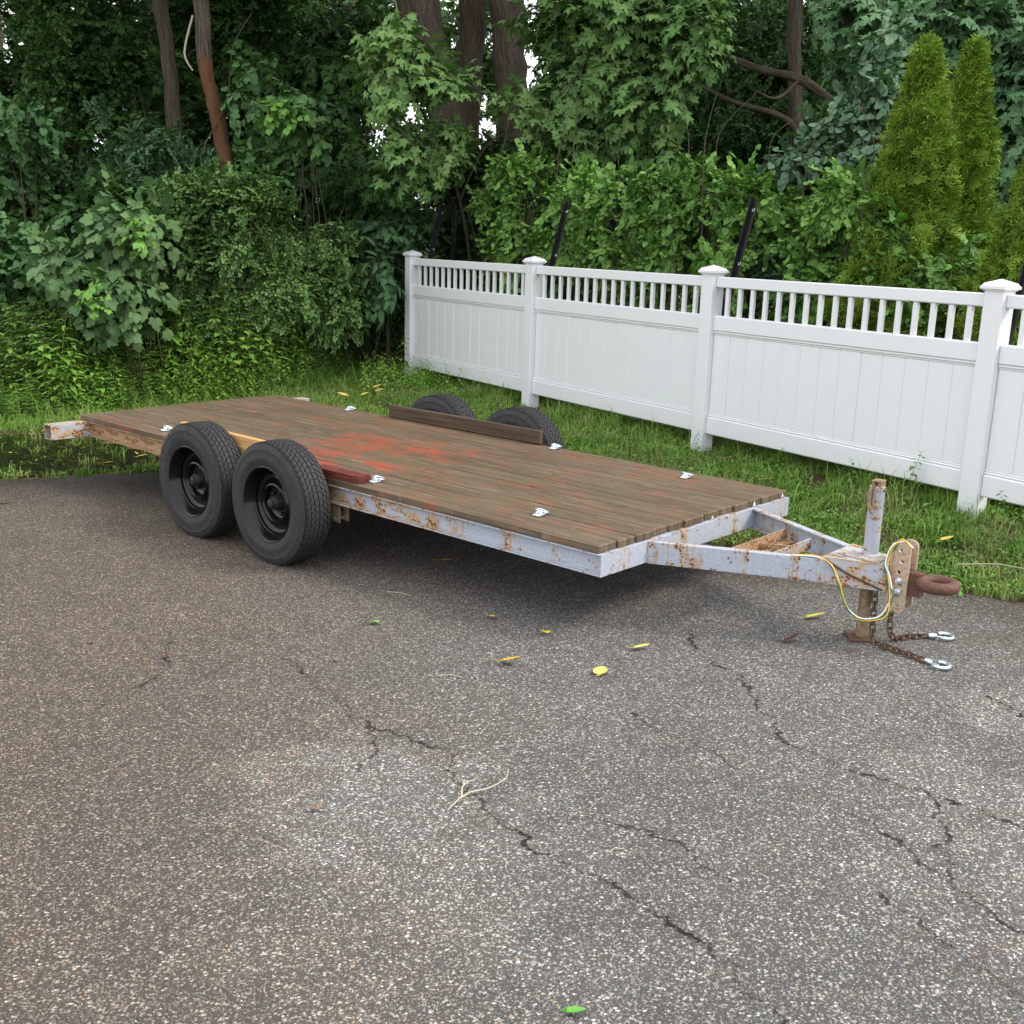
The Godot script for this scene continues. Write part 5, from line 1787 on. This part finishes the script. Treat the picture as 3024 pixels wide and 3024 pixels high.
	for y in [0.396, 0.347]:
		var bo := MB.new()
		bo.lathe(Transform3D(Basis(Vector3.RIGHT, -PI / 2), Vector3(-1.0, y, 0.79)), [Vector2(0.017, 0.0), Vector2(0.017, 0.003), Vector2(0.0135, 0.003), Vector2(0.0135, 0.013), Vector2(0.0105, 0.015), Vector2(0.0085, 0.015), Vector2(0.0085, 0.026), Vector2(0.0, 0.027)], 6)
		bo.lathe(Transform3D(Basis(Vector3.RIGHT, PI / 2), Vector3(-1.0, y, 0.879)), [Vector2(0.0135, 0.0), Vector2(0.0135, 0.012), Vector2(0.0, 0.013)], 6)
		put("bolt", bo, M.zinc, t)
	var ring := MB.new()
	ring.torus(Transform3D(Basis(Vector3.RIGHT, 0.0).scaled(Vector3(1, 1.05, 1)), Vector3(-1.148, 0.402, 0.835)), 0.066, 0.0245, 0.0, 40, 16)
	put("towing_ring", ring, M.brown_steel, t)
	ring = MB.new()
	ring.prism([Vector2(-0.965, 0.803), Vector2(-1.03, 0.803), Vector2(-1.085, 0.812), Vector2(-1.085, 0.858), Vector2(-1.03, 0.867), Vector2(-0.965, 0.867)], 0.334, 0.436)
	put("ring_shank", ring, M.brown_steel, t)

	# wiring
	var base := [Vector3(-0.56, 0.4465, 0.622), Vector3(-0.66, 0.457, 0.668), Vector3(-0.735, 0.44, 0.682), Vector3(-0.785, 0.365, 0.668), Vector3(-0.82, 0.29, 0.668), Vector3(-0.875, 0.238, 0.675), Vector3(-0.94, 0.235, 0.695), Vector3(-0.985, 0.275, 0.715), Vector3(-0.995, 0.35, 0.735), Vector3(-0.965, 0.42, 0.752), Vector3(-0.945, 0.48, 0.765), Vector3(-0.965, 0.545, 0.782), Vector3(-1.0, 0.575, 0.795), Vector3(-1.035, 0.555, 0.792)]
	for k in 3:
		var curve := Curve3D.new()
		for i in base.size():
			var o := Vector3(sin(i * 1.7 + k * 2.1) * 0.007, sin(i * 2.3 + k) * 0.006 - 0.005 * k, cos(i * 1.3 + k * 1.9) * 0.005)
			if k == 0 and i > 3 and i < 8: o += Vector3(-0.008, -0.012, 0.0)
			var p: Vector3 = base[i] + o * (0.4 if i < 2 else 1.0)
			var tg: Vector3 = (base[mini(i + 1, base.size() - 1)] - base[maxi(i - 1, 0)]) / 6.0
			curve.add_point(p, -tg, tg)
		curve.bake_interval = 0.02
		var pts := []
		for p in curve.get_baked_points(): pts.append(p)
		var wire := MB.new()
		wire.tube(pts, 0.0034, 6)
		put("wire", wire, [M.yellow_wire, M.white_wire, M.green_wire][k], t).set_meta("label", ["yellow wire", "white wire", "green wire"][k])

	# safety chains and their hooks
	var link := MB.new()
	link.torus(Transform3D(), 0.0125, 0.0043, 0.0095, 16, 7)
	var lm := link.mesh()
	var inv := at.affine_inverse()
	var runs := [
		[Vector3(-0.90, 0.335, 0.795), Vector3(-0.905, 0.22, 0.792), Vector3(-0.91, 0.125, 0.79), Vector3(-0.93, 0.0, 0.785), Vector3(-0.985, 0.0, 0.765), Vector3(-1.06, 0.0, 0.745), Vector3(-1.14, 0.0, 0.722), Vector3(-1.18, 0.0, 0.712)],
		[Vector3(-0.935, 0.335, 0.875), Vector3(-0.945, 0.22, 0.880), Vector3(-0.95, 0.13, 0.884), Vector3(-0.968, 0.0, 0.890), Vector3(-0.985, 0.0, 0.925), Vector3(-1.01, 0.0, 0.965), Vector3(-1.04, 0.0, 1.005), Vector3(-1.075, 0.0, 1.03)]]
	for c in 2:
		var curve := Curve3D.new()
		var r: Array = runs[c]
		for i in r.size():
			var p: Vector3 = r[i]
			if i >= 3:
				var q: Vector3 = at * p
				p.y = drive_y(q.x, q.z) + 0.011
			var tg: Vector3 = (r[mini(i + 1, r.size() - 1)] - r[maxi(i - 1, 0)]) / 7.0
			if i >= 3: tg.y *= 0.15
			curve.add_point(p, -tg, tg)
		var ch := Node3D.new()
		ch.name = "safety_chain"
		t.add_child(ch, true)
		var n := int(curve.get_baked_length() / 0.0315)
		var last := Vector3.ZERO
		var ldir := Vector3.ZERO
		for k in n:
			var p := curve.sample_baked((k + 0.5) * 0.0315)
			var q := curve.sample_baked((k + 0.6) * 0.0315)
			var d := (q - p).normalized()
			var u := d.cross(Vector3.UP if absf(d.y) < 0.8 else Vector3(0.4, 0, 1)).normalized()
			var v := u.cross(d).normalized()
			var roll := (PI / 2 if k % 2 == 0 else 0.0) + 0.5 + rr(-0.2, 0.2)
			var y := v.rotated(d, roll)
			put("link", lm, M.chain_steel if k < n * 0.5 else M.rust, ch, Transform3D(Basis(d, y, d.cross(y)), p))
			last = p
			ldir = d
		var hk := MB.new()
		ldir.y = 0.0
		ldir = ldir.normalized()
		var sdv := ldir.cross(Vector3.UP)
		var c0 := last + ldir * 0.02 + Vector3(0, 0.004, 0)
		hk.tube([c0, c0 + ldir * 0.018, c0 + ldir * 0.036], [0.011, 0.014, 0.011], 10)
		var pts := []
		var rad := []
		for k in 13:
			var a := -2.5 + 5.0 * k / 12.0
			pts.append(c0 + ldir * (0.072 - cos(a) * -0.034 - 0.0) + sdv * sin(a) * 0.034 + Vector3(0, 0.002, 0))
			rad.append(lerpf(0.0105, 0.0075, k / 12.0))
		hk.tube(pts, rad, 10)
		hk.box(Transform3D(Basis(ldir, Vector3.UP, sdv), c0 + ldir * 0.052 + sdv * 0.024 + Vector3(0, 0.006, 0)), Vector3(0.05, 0.006, 0.012), 0.002)
		put("hook", hk, M.zinc, t)

	# tie-down rings
	for q in [[1.595, 0.11], [0.535, 0.215], [3.6, 1.60], [1.598, 1.60], [0.551, 1.50], [3.647, 0.10]]:
		var p := Vector3(q[0], DECK + 0.002, q[1])
		var d := MB.new()
		d.b(p + Vector3(0.0, 0.004, 0.0), Vector3(0.036, 0.007, 0.058), 0.002)
		d.tube([p + Vector3(-0.015, 0.008, 0.0), p + Vector3(0.0, 0.020, 0.0), p + Vector3(0.015, 0.008, 0.0)], 0.009, 8)
		var pl := put("tie_down", d, M.white_zinc, t)
		var rg := MB.new()
		rg.torus(Transform3D(Basis(Vector3.BACK, 0.12) * Basis(Vector3.RIGHT, rr(0.12, 0.3)) * Basis(Vector3.UP, rr(-0.3, 0.3)), p + Vector3(rr(-0.008, 0.008), 0.018, 0.026)), 0.028, 0.0055, 0.004, 20, 8)
		put("ring", rg, M.zinc, pl)
	# flakes of white paint at the front of the deck
	for q in [[0.0, 0.9, 0.016], [0.0, 1.30, 0.026], [0.0, 1.60, 0.024]]:
		var fl := MB.new()
		fl.prism([Vector2(0, 0), Vector2(q[2], 0.002), Vector2(q[2] * 0.9, q[2] * 0.35), Vector2(q[2] * 0.5, q[2] * 0.95)], 0.0, 0.0016, Transform3D(Basis(Vector3(0, 0, 1), Vector3(-1, 0, 0), Vector3(0, 1, 0)), Vector3(0.0045, 0.457, q[1])))
		put("paint_flake", fl, M.white_zinc, t)

	# wheels
	var tm_ := tyre_mesh()
	var rim := MB.new()
	rim.lathe(Transform3D(), [Vector2(0.150, -0.07), Vector2(0.185, -0.075), Vector2(0.198, -0.086), Vector2(0.206, -0.082), Vector2(0.196, -0.078), Vector2(0.170, -0.02), Vector2(0.170, 0.03), Vector2(0.186, 0.062), Vector2(0.193, 0.076), Vector2(0.200, 0.084), Vector2(0.2065, 0.0865), Vector2(0.2085, 0.0945), Vector2(0.205, 0.0975), Vector2(0.200, 0.094), Vector2(0.196, 0.082), Vector2(0.188, 0.070), Vector2(0.182, 0.048), Vector2(0.176, 0.044), Vector2(0.172, 0.030), Vector2(0.164, 0.020), Vector2(0.150, 0.014), Vector2(0.132, 0.018), Vector2(0.118, 0.032), Vector2(0.109, 0.045), Vector2(0.100, 0.047), Vector2(0.092, 0.038), Vector2(0.086, 0.010), Vector2(0.070, 0.002), Vector2(0.043, 0.002)], 64)
	var rim_m := rim.mesh()
	var nuts := MB.new()
	for k in 5:
		var a := TAU * k / 5.0 + 0.3
		nuts.lathe(Transform3D(Basis(), Vector3(cos(a) * 0.065, 0.002, sin(a) * 0.065)), [Vector2(0.011, 0.0), Vector2(0.011, 0.014), Vector2(0.006, 0.018), Vector2(0.0, 0.019)], 6)
	var nm := nuts.mesh()
	var hub := MB.new()
	hub.lathe(Transform3D(), [Vector2(0.046, -0.02), Vector2(0.044, 0.018), Vector2(0.040, 0.030), Vector2(0.037, 0.052), Vector2(0.030, 0.060), Vector2(0.026, 0.060), Vector2(0.025, 0.070), Vector2(0.018, 0.074), Vector2(0.0, 0.075)], 28)
	var hm := hub.mesh()
	for far in [0, 1]:
		for s in [2.0753, 2.8357]:
			var bas := Basis(Vector3(1, 0, 0), Vector3(0, 0, -1), Vector3(0, 1, 0)) if far == 0 else Basis(Vector3(1, 0, 0), Vector3(0, 0, 1), Vector3(0, -1, 0))
			var wy := 0.334
			var w := Node3D.new()
			w.name = "wheel"
			w.transform = Transform3D(bas * Basis(Vector3.UP, rr(0, TAU) if far == 1 or s < 2.5 else 0.0), Vector3(s, wy, -0.153 if far == 0 else DECK_W + 0.153))
			t.add_child(w, true)
			put("tyre", tm_, M.rubber, w)
			if far == 0 and s > 2.5:
				put("raised_lettering", lettering("TRAILER", 0.262, 1.2, 0.021), M.rubber, w)
			put("rim", rim_m, M.black_steel, w)
			put("hub", hm, M.dark_grease, w)
			put("lug_nuts", nm, M.black_steel, w)
			if far == 0:
				var vs := MB.new()
				vs.tube([Vector3(0.176, 0.035, 0.0), Vector3(0.168, 0.055, 0.0), Vector3(0.160, 0.068, 0.0)], 0.0045, 6)
				put("valve_stem", vs, M.black_steel, w)
	# a yellowed blade stuck in the front wheel
	var axle := MB.new()
	for s in [2.0753, 2.8357]:
		axle = MB.new()
		axle.tube([Vector3(s, 0.334, -0.06), Vector3(s, 0.334, 0.08), Vector3(s, 0.30, 0.3), Vector3(s, 0.30, DECK_W - 0.3), Vector3(s, 0.334, DECK_W - 0.08), Vector3(s, 0.334, DECK_W + 0.06)], 0.030, 10)
		put("axle", axle, M.dark_grease, t)
	for w in [0.045, DECK_W - 0.045]:
		for s0 in [1.80, 2.48]:
			var sp := MB.new()
			for k in 3:
				var pts := []
				for i in 9:
					var u := i / 8.0
					var ext := 0.31 - 0.07 * k
					pts.append(Vector3(s0 + 0.31 + (u - 0.5) * 2.0 * ext, 0.268 + 0.010 * k - 0.06 * (1.0 - pow((u - 0.5) * 2.0 * ext / 0.31, 2.0)) + 0.035, w))
				for i in 8:
					var d: Vector3 = pts[i + 1] - pts[i]
					sp.box(Transform3D(Basis(Vector3.BACK, atan2(d.y, d.x)), (pts[i] + pts[i + 1]) * 0.5), Vector3(d.length() + 0.002, 0.007, 0.044), 0.0)
			put("leaf_spring", sp, M.rust, t)
		for s0 in [1.81, 2.46, 3.12]:
			var hg := MB.new()
			hg.b(Vector3(s0, 0.296, w - 0.030), Vector3(0.075, 0.102, 0.006), 0.001)
			hg.b(Vector3(s0, 0.296, w + 0.030), Vector3(0.075, 0.102, 0.006), 0.001)
			hg.b(Vector3(s0 + 0.036, 0.300, w), Vector3(0.005, 0.09, 0.054), 0.001)
			var hn := put("spring_hanger", hg, M.tan_steel, t)
			var bl := MB.new()
			bl.lathe(Transform3D(Basis(Vector3.RIGHT, -PI / 2), Vector3(s0, 0.262, w + 0.045)), [Vector2(0.0, -0.002), Vector2(0.009, 0.0), Vector2(0.009, 0.088), Vector2(0.0, 0.09)], 8)
			put("bolt", bl, M.zinc, hn)


# ------------------------------------------------------------------ small things lying about
func fallen_leaf(label: String, x: float, z: float, length: float, half: float, color: Color, turn: float, curl: float, group := "fallen leaves on the asphalt", lift := 0.006) -> void:
	var mb := MB.new()
	mb.tint = color
	leaf_simple(mb, face(Vector3(0, 0.004, -length * 0.5), Vector3(0, 0.06, 1), Vector3(0.15, 1, 0)), length, half, 0.42, 0.25, -curl, 5)
	mb.tint = color * 0.8
	mb.tube([Vector3(0, 0.004, -length * 0.5), Vector3(0.01, 0.007, -length * 0.75)], 0.0012, 4)
	var o := put("fallen_leaf", mb, M.fallen, self, Transform3D(Basis(Vector3.UP, turn), Vector3(x, ground_y(x, z) + lift, z)))
	tag(o, label, "leaf", group)


func build_litter() -> void:
	var y := Color(0.66, 0.52, 0.03)
	var pale := Color(0.70, 0.64, 0.14)
	fallen_leaf("long curled yellow leaf with brown edge, largest of those on the asphalt", 0.012, -4.246, 0.115, 0.026, Color(0.66, 0.40, 0.03), 1.25, 0.28)
	fallen_leaf("small torn yellow leaf below the deck's middle, nearest the trailer's shadow", 0.164, -4.623, 0.065, 0.026, y, 0.3, 0.1)
	fallen_leaf("rounded pale yellow leaf lying closest to the camera of the yellow ones", 0.378, -4.143, 0.075, 0.030, pale, 2.9, 0.1)
	fallen_leaf("narrow pale yellow leaf right of the rounded one", 0.575, -4.436, 0.085, 0.017, pale, 1.7, 0.15)
	fallen_leaf("tiny yellow leaf above the torn one, left of it", -0.082, -4.852, 0.045, 0.018, y, 0.9, 0.1)
	fallen_leaf("olive yellow leaf in the dark under the trailer's edge", -0.362, -5.823, 0.10, 0.022, Color(0.45, 0.36, 0.05), 1.4, 0.1)
	fallen_leaf("long yellow leaf with one green edge left of the jack foot", 1.436, -4.873, 0.12, 0.020, Color(0.52, 0.50, 0.06), 1.8, 0.12)
	fallen_leaf("small bright green leaf on the asphalt left of the yellow leaves", -0.616, -4.756, 0.06, 0.024, Color(0.18, 0.42, 0.08), 0.7, 0.1)
	fallen_leaf("green leaf at the bottom edge of the picture", 0.17, -2.071, 0.055, 0.013, Color(0.12, 0.36, 0.05), 1.5, 0.1)
	fallen_leaf("rust brown scrap of leaf left of the forked twig", -0.563, -2.982, 0.045, 0.018, Color(0.36, 0.15, 0.06), 0.5, 0.3)
	fallen_leaf("dark brown crumpled leaf between jack foot and yellow leaves", 1.246, -4.543, 0.09, 0.018, Color(0.07, 0.035, 0.03), 1.9, 0.3)
	fallen_leaf("small orange red leaf left of the green leaf on the asphalt", -1.426, -4.286, 0.03, 0.013, Color(0.45, 0.12, 0.04), 1.1, 0.3)
	fallen_leaf("long orange brown strip of bark at the left edge of the asphalt", -3.3, -6.9, 0.14, 0.014, Color(0.42, 0.16, 0.06), 1.4, 0.1)
	# on the lawn
	for q in [["yellow leaf on the lawn just behind the jack tube's upper left", 2.05, -6.25], ["yellow leaf on the lawn right of the jack tube", 2.45, -5.95], ["curled orange yellow leaf on the lawn left of the jack head", 1.95, -6.75], ["yellow leaf on the lawn under the right hand panel's left half", 1.75, -7.35]]:
		fallen_leaf(q[0], q[1], q[2], 0.09, 0.030, Color(0.68, 0.50, 0.10), rr(0, 6), 0.2, "fallen leaves on the lawn", 0.075)
	var heap := [[-1.62, -11.3], [-1.40, -11.2], [-1.52, -11.0], [-1.75, -11.05], [-1.30, -10.95], [-1.65, -10.8], [-1.45, -11.45]]
	var hl := ["largest yellow leaf of the heap behind the deck's far corner", "orange yellow leaf at the right of the heap behind the deck", "yellow leaf at the front of the heap behind the deck", "pale leaf at the left of the heap behind the deck", "brownish leaf lying apart, right of the heap behind the deck", "yellow leaf nearest the deck's far corner", "yellow leaf at the back of the heap behind the deck"]
	for k in heap.size():
		fallen_leaf(hl[k], heap[k][0], heap[k][1], 0.17 if k == 0 else rr(0.09, 0.13), 0.065 if k == 0 else rr(0.03, 0.045), Color(0.72, 0.60, 0.12) if k % 2 == 0 else Color(0.70, 0.46, 0.16), rr(0, 6), 0.2, "heap of fallen leaves behind the deck", 0.09)
	for q in [["yellow leaf floating on the puddle under the rear crossbar", -3.15, -8.3], ["thin pale leaf floating on the puddle left of the wheels", -2.95, -8.55], ["yellow leaf floating at the puddle's left", -4.05, -8.6], ["yellow leaf on the ground behind the rear crossbar", -3.95, -9.65]]:
		fallen_leaf(q[0], q[1], q[2], 0.10, 0.022, Color(0.66, 0.56, 0.16), rr(0.8, 2.2), 0.05, "fallen leaves by the puddle", 0.02 if q[2] > -9.0 else 0.06)
	# forked twig
	var at := Vector3(-0.13, drive_y(-0.13, -3.03) + 0.006, -3.03)
	var mb := MB.new()
	mb.tube([Vector3(-0.04, 0.0, 0.04), Vector3(-0.005, 0.006, -0.02), Vector3(0.03, 0.010, -0.055), Vector3(0.085, 0.012, -0.075), Vector3(0.115, 0.014, -0.10), Vector3(0.145, 0.010, -0.15), Vector3(0.155, 0.012, -0.20)], [0.0015, 0.0027, 0.0026, 0.0025, 0.0021, 0.0017, 0.001], 6)
	mb.tube([Vector3(0.002, 0.006, -0.03), Vector3(0.004, 0.012, -0.08), Vector3(0.02, 0.014, -0.115), Vector3(0.045, 0.012, -0.13)], [0.003, 0.0024, 0.002, 0.0012], 6)
	mb.tube([Vector3(0.008, 0.013, -0.09), Vector3(0.012, 0.016, -0.125)], [0.002, 0.001], 5)
	var o := put("forked_twig", mb, M.pale_twig, self, Transform3D(Basis(Vector3.UP, 0.05), at))
	tag(o, "pale forked twig lying on the asphalt in the foreground", "twig")
	# a pale stalk on the lawn and straws on the drive
	mb = MB.new()
	mb.tube([Vector3(0, 0.05, 0), Vector3(0.2, 0.07, 0.02), Vector3(0.5, 0.05, 0.10)], 0.003, 5)
	o = put("dry_stalk", mb, M.pale_twig, self, Transform3D(Basis(Vector3.UP, -0.1), Vector3(2.35, ground_y(2.5, -5.55) + 0.02, -5.55)))
	tag(o, "dry straw stalk lying on the lawn right of the towing ring", "stalk")
	for q in [["short pale straw on the asphalt in front of the wheels", -0.62, -5.25, 0.14, 1.2], ["thin straw left of the torn yellow leaf", -0.28, -4.1, 0.10, 1.5], ["curled white thread on the asphalt under the tongue", 0.92, -4.85, 0.05, 1.3], ["short straw low in the middle of the picture", 0.30, -2.75, 0.05, 2.0]]:
		mb = MB.new()
		mb.tube([Vector3(0, 0.002, 0), Vector3(0.01, 0.006, q[3] * 0.5), Vector3(0, 0.002, q[3])], 0.0016, 4)
		o = put("straw", mb, M.pale_twig, self, Transform3D(Basis(Vector3.UP, q[4]), Vector3(q[1], drive_y(q[1], q[2]) + 0.004, q[2])))
		tag(o, q[0], "straw", "straws on the asphalt")
	# brown leaf litter along the asphalt's edge, under the fence and at the foot of the hedge
	var where := []
	var cols := []
	var bits := []
	for k in 3:
		mb = MB.new()
		leaf_simple(mb, face(Vector3(0, 0.1, -0.5), Vector3(0, rr(-0.1, 0.1), 1), Vector3(rr(-0.3, 0.3), 1, 0)), 1.0, rr(0.2, 0.36), 0.45, 0.3, rr(-0.5, 0.4), 3)
		bits.append(mb.mesh())
	for i in 9000:
		var x := rr(-6.0, 4.6)
		var z := rr(-13.6, -3.4)
		var past := lawn_amount(x, z)
		var behind := (Vector3(x, 0, z) - FENCE_AT).dot(fnn)
		if behind > 0.3: continue
		var chance := 0.9 * exp(-absf(past - 0.03) * 14.0) + 0.6 * exp(-absf(behind + 0.1) * 9.0) + 0.05
		if past < -0.25: chance = 0.012
		if rng.randf() > chance: continue
		var s := rr(0.012, 0.045)
		where.append(Transform3D(Basis(Vector3.UP, rr(0, TAU)) * Basis(Vector3.RIGHT, rr(-0.3, 0.3)).scaled(Vector3(s, s, s)), Vector3(x, ground_y(x, z) + (0.004 if past < 0.0 else rr(0.004, 0.03)), z)))
		var c := Color(0.10, 0.065, 0.040).lerp(Color(0.26, 0.18, 0.10), rng.randf())
		if rng.randf() < 0.08: c = Color(0.42, 0.33, 0.08)
		cols.append(c)
	var li := Node3D.new()
	li.name = "leaf_litter"
	li.set_meta("kind", "stuff")
	li.set_meta("label", "scraps of dead brown leaves along the lawn edge and under the fence")
	li.set_meta("category", "litter")
	add_child(li)
	scatter(li, "dead_leaves", bits, M.fallen, where, cols)
	# loose grit standing proud of the surface
	where = []
	cols = []
	var stones := []
	for k in 4:
		var g := MB.new()
		var pts := []
		for j in 3:
			for i in 6:
				var a := TAU * i / 6.0
				pts.append(Vector3(cos(a), 0, sin(a)) * (1.0 if j == 0 else (0.95 if j == 1 else 0.5)) * rr(0.75, 1.1) + Vector3(0, [0.0, 0.35, 0.75][j] * rr(0.8, 1.1), 0))
		for j in 2:
			for i in 6:
				var i2 := (i + 1) % 6
				g.quad(pts[j * 6 + i], pts[j * 6 + i2], pts[j * 6 + 6 + i2], pts[j * 6 + 6 + i], (pts[j * 6 + i] + pts[j * 6 + i2]) * Vector3(1, 0.2, 1) + Vector3(0, 0.2, 0))
		for i in 6:
			g.flat(Vector3(0, 0.8, 0), pts[12 + i], pts[12 + (i + 1) % 6], Vector3.UP)
		stones.append(g.mesh())
	for i in 14000:
		var z := -1.7 - 4.6 * pow(rng.randf(), 1.5)
		var half := 0.75 - z * 0.52
		var x := rr(-half, half)
		if lawn_amount(x, z) > -0.02: continue
		var s := rr(0.0018, 0.0036) if rng.randf() < 0.95 else rr(0.0036, 0.0052)
		where.append(Transform3D(Basis(Vector3.UP, rr(0, TAU)).scaled(Vector3(s, s * rr(0.5, 0.9), s * rr(0.7, 1.0))), Vector3(x, drive_y(x, z) - s * 0.2, z)))
		var v := 0.07 + 0.20 * pow(rng.randf(), 1.4)
		var c := Color(v, v * 0.97, v * 0.92)
		var pick := rng.randf()
		if pick < 0.14: c = Color(v * 1.1, v * 0.88, v * 0.66)
		elif pick > 0.988: c = Color(0.50, 0.49, 0.46)
		cols.append(c)
	var gr := Node3D.new()
	gr.name = "grit"
	gr.set_meta("kind", "stuff")
	gr.set_meta("label", "small stones standing proud of the worn asphalt")
	gr.set_meta("category", "grit")
	add_child(gr)
	scatter(gr, "loose_grit", stones, M.grit, where, cols)
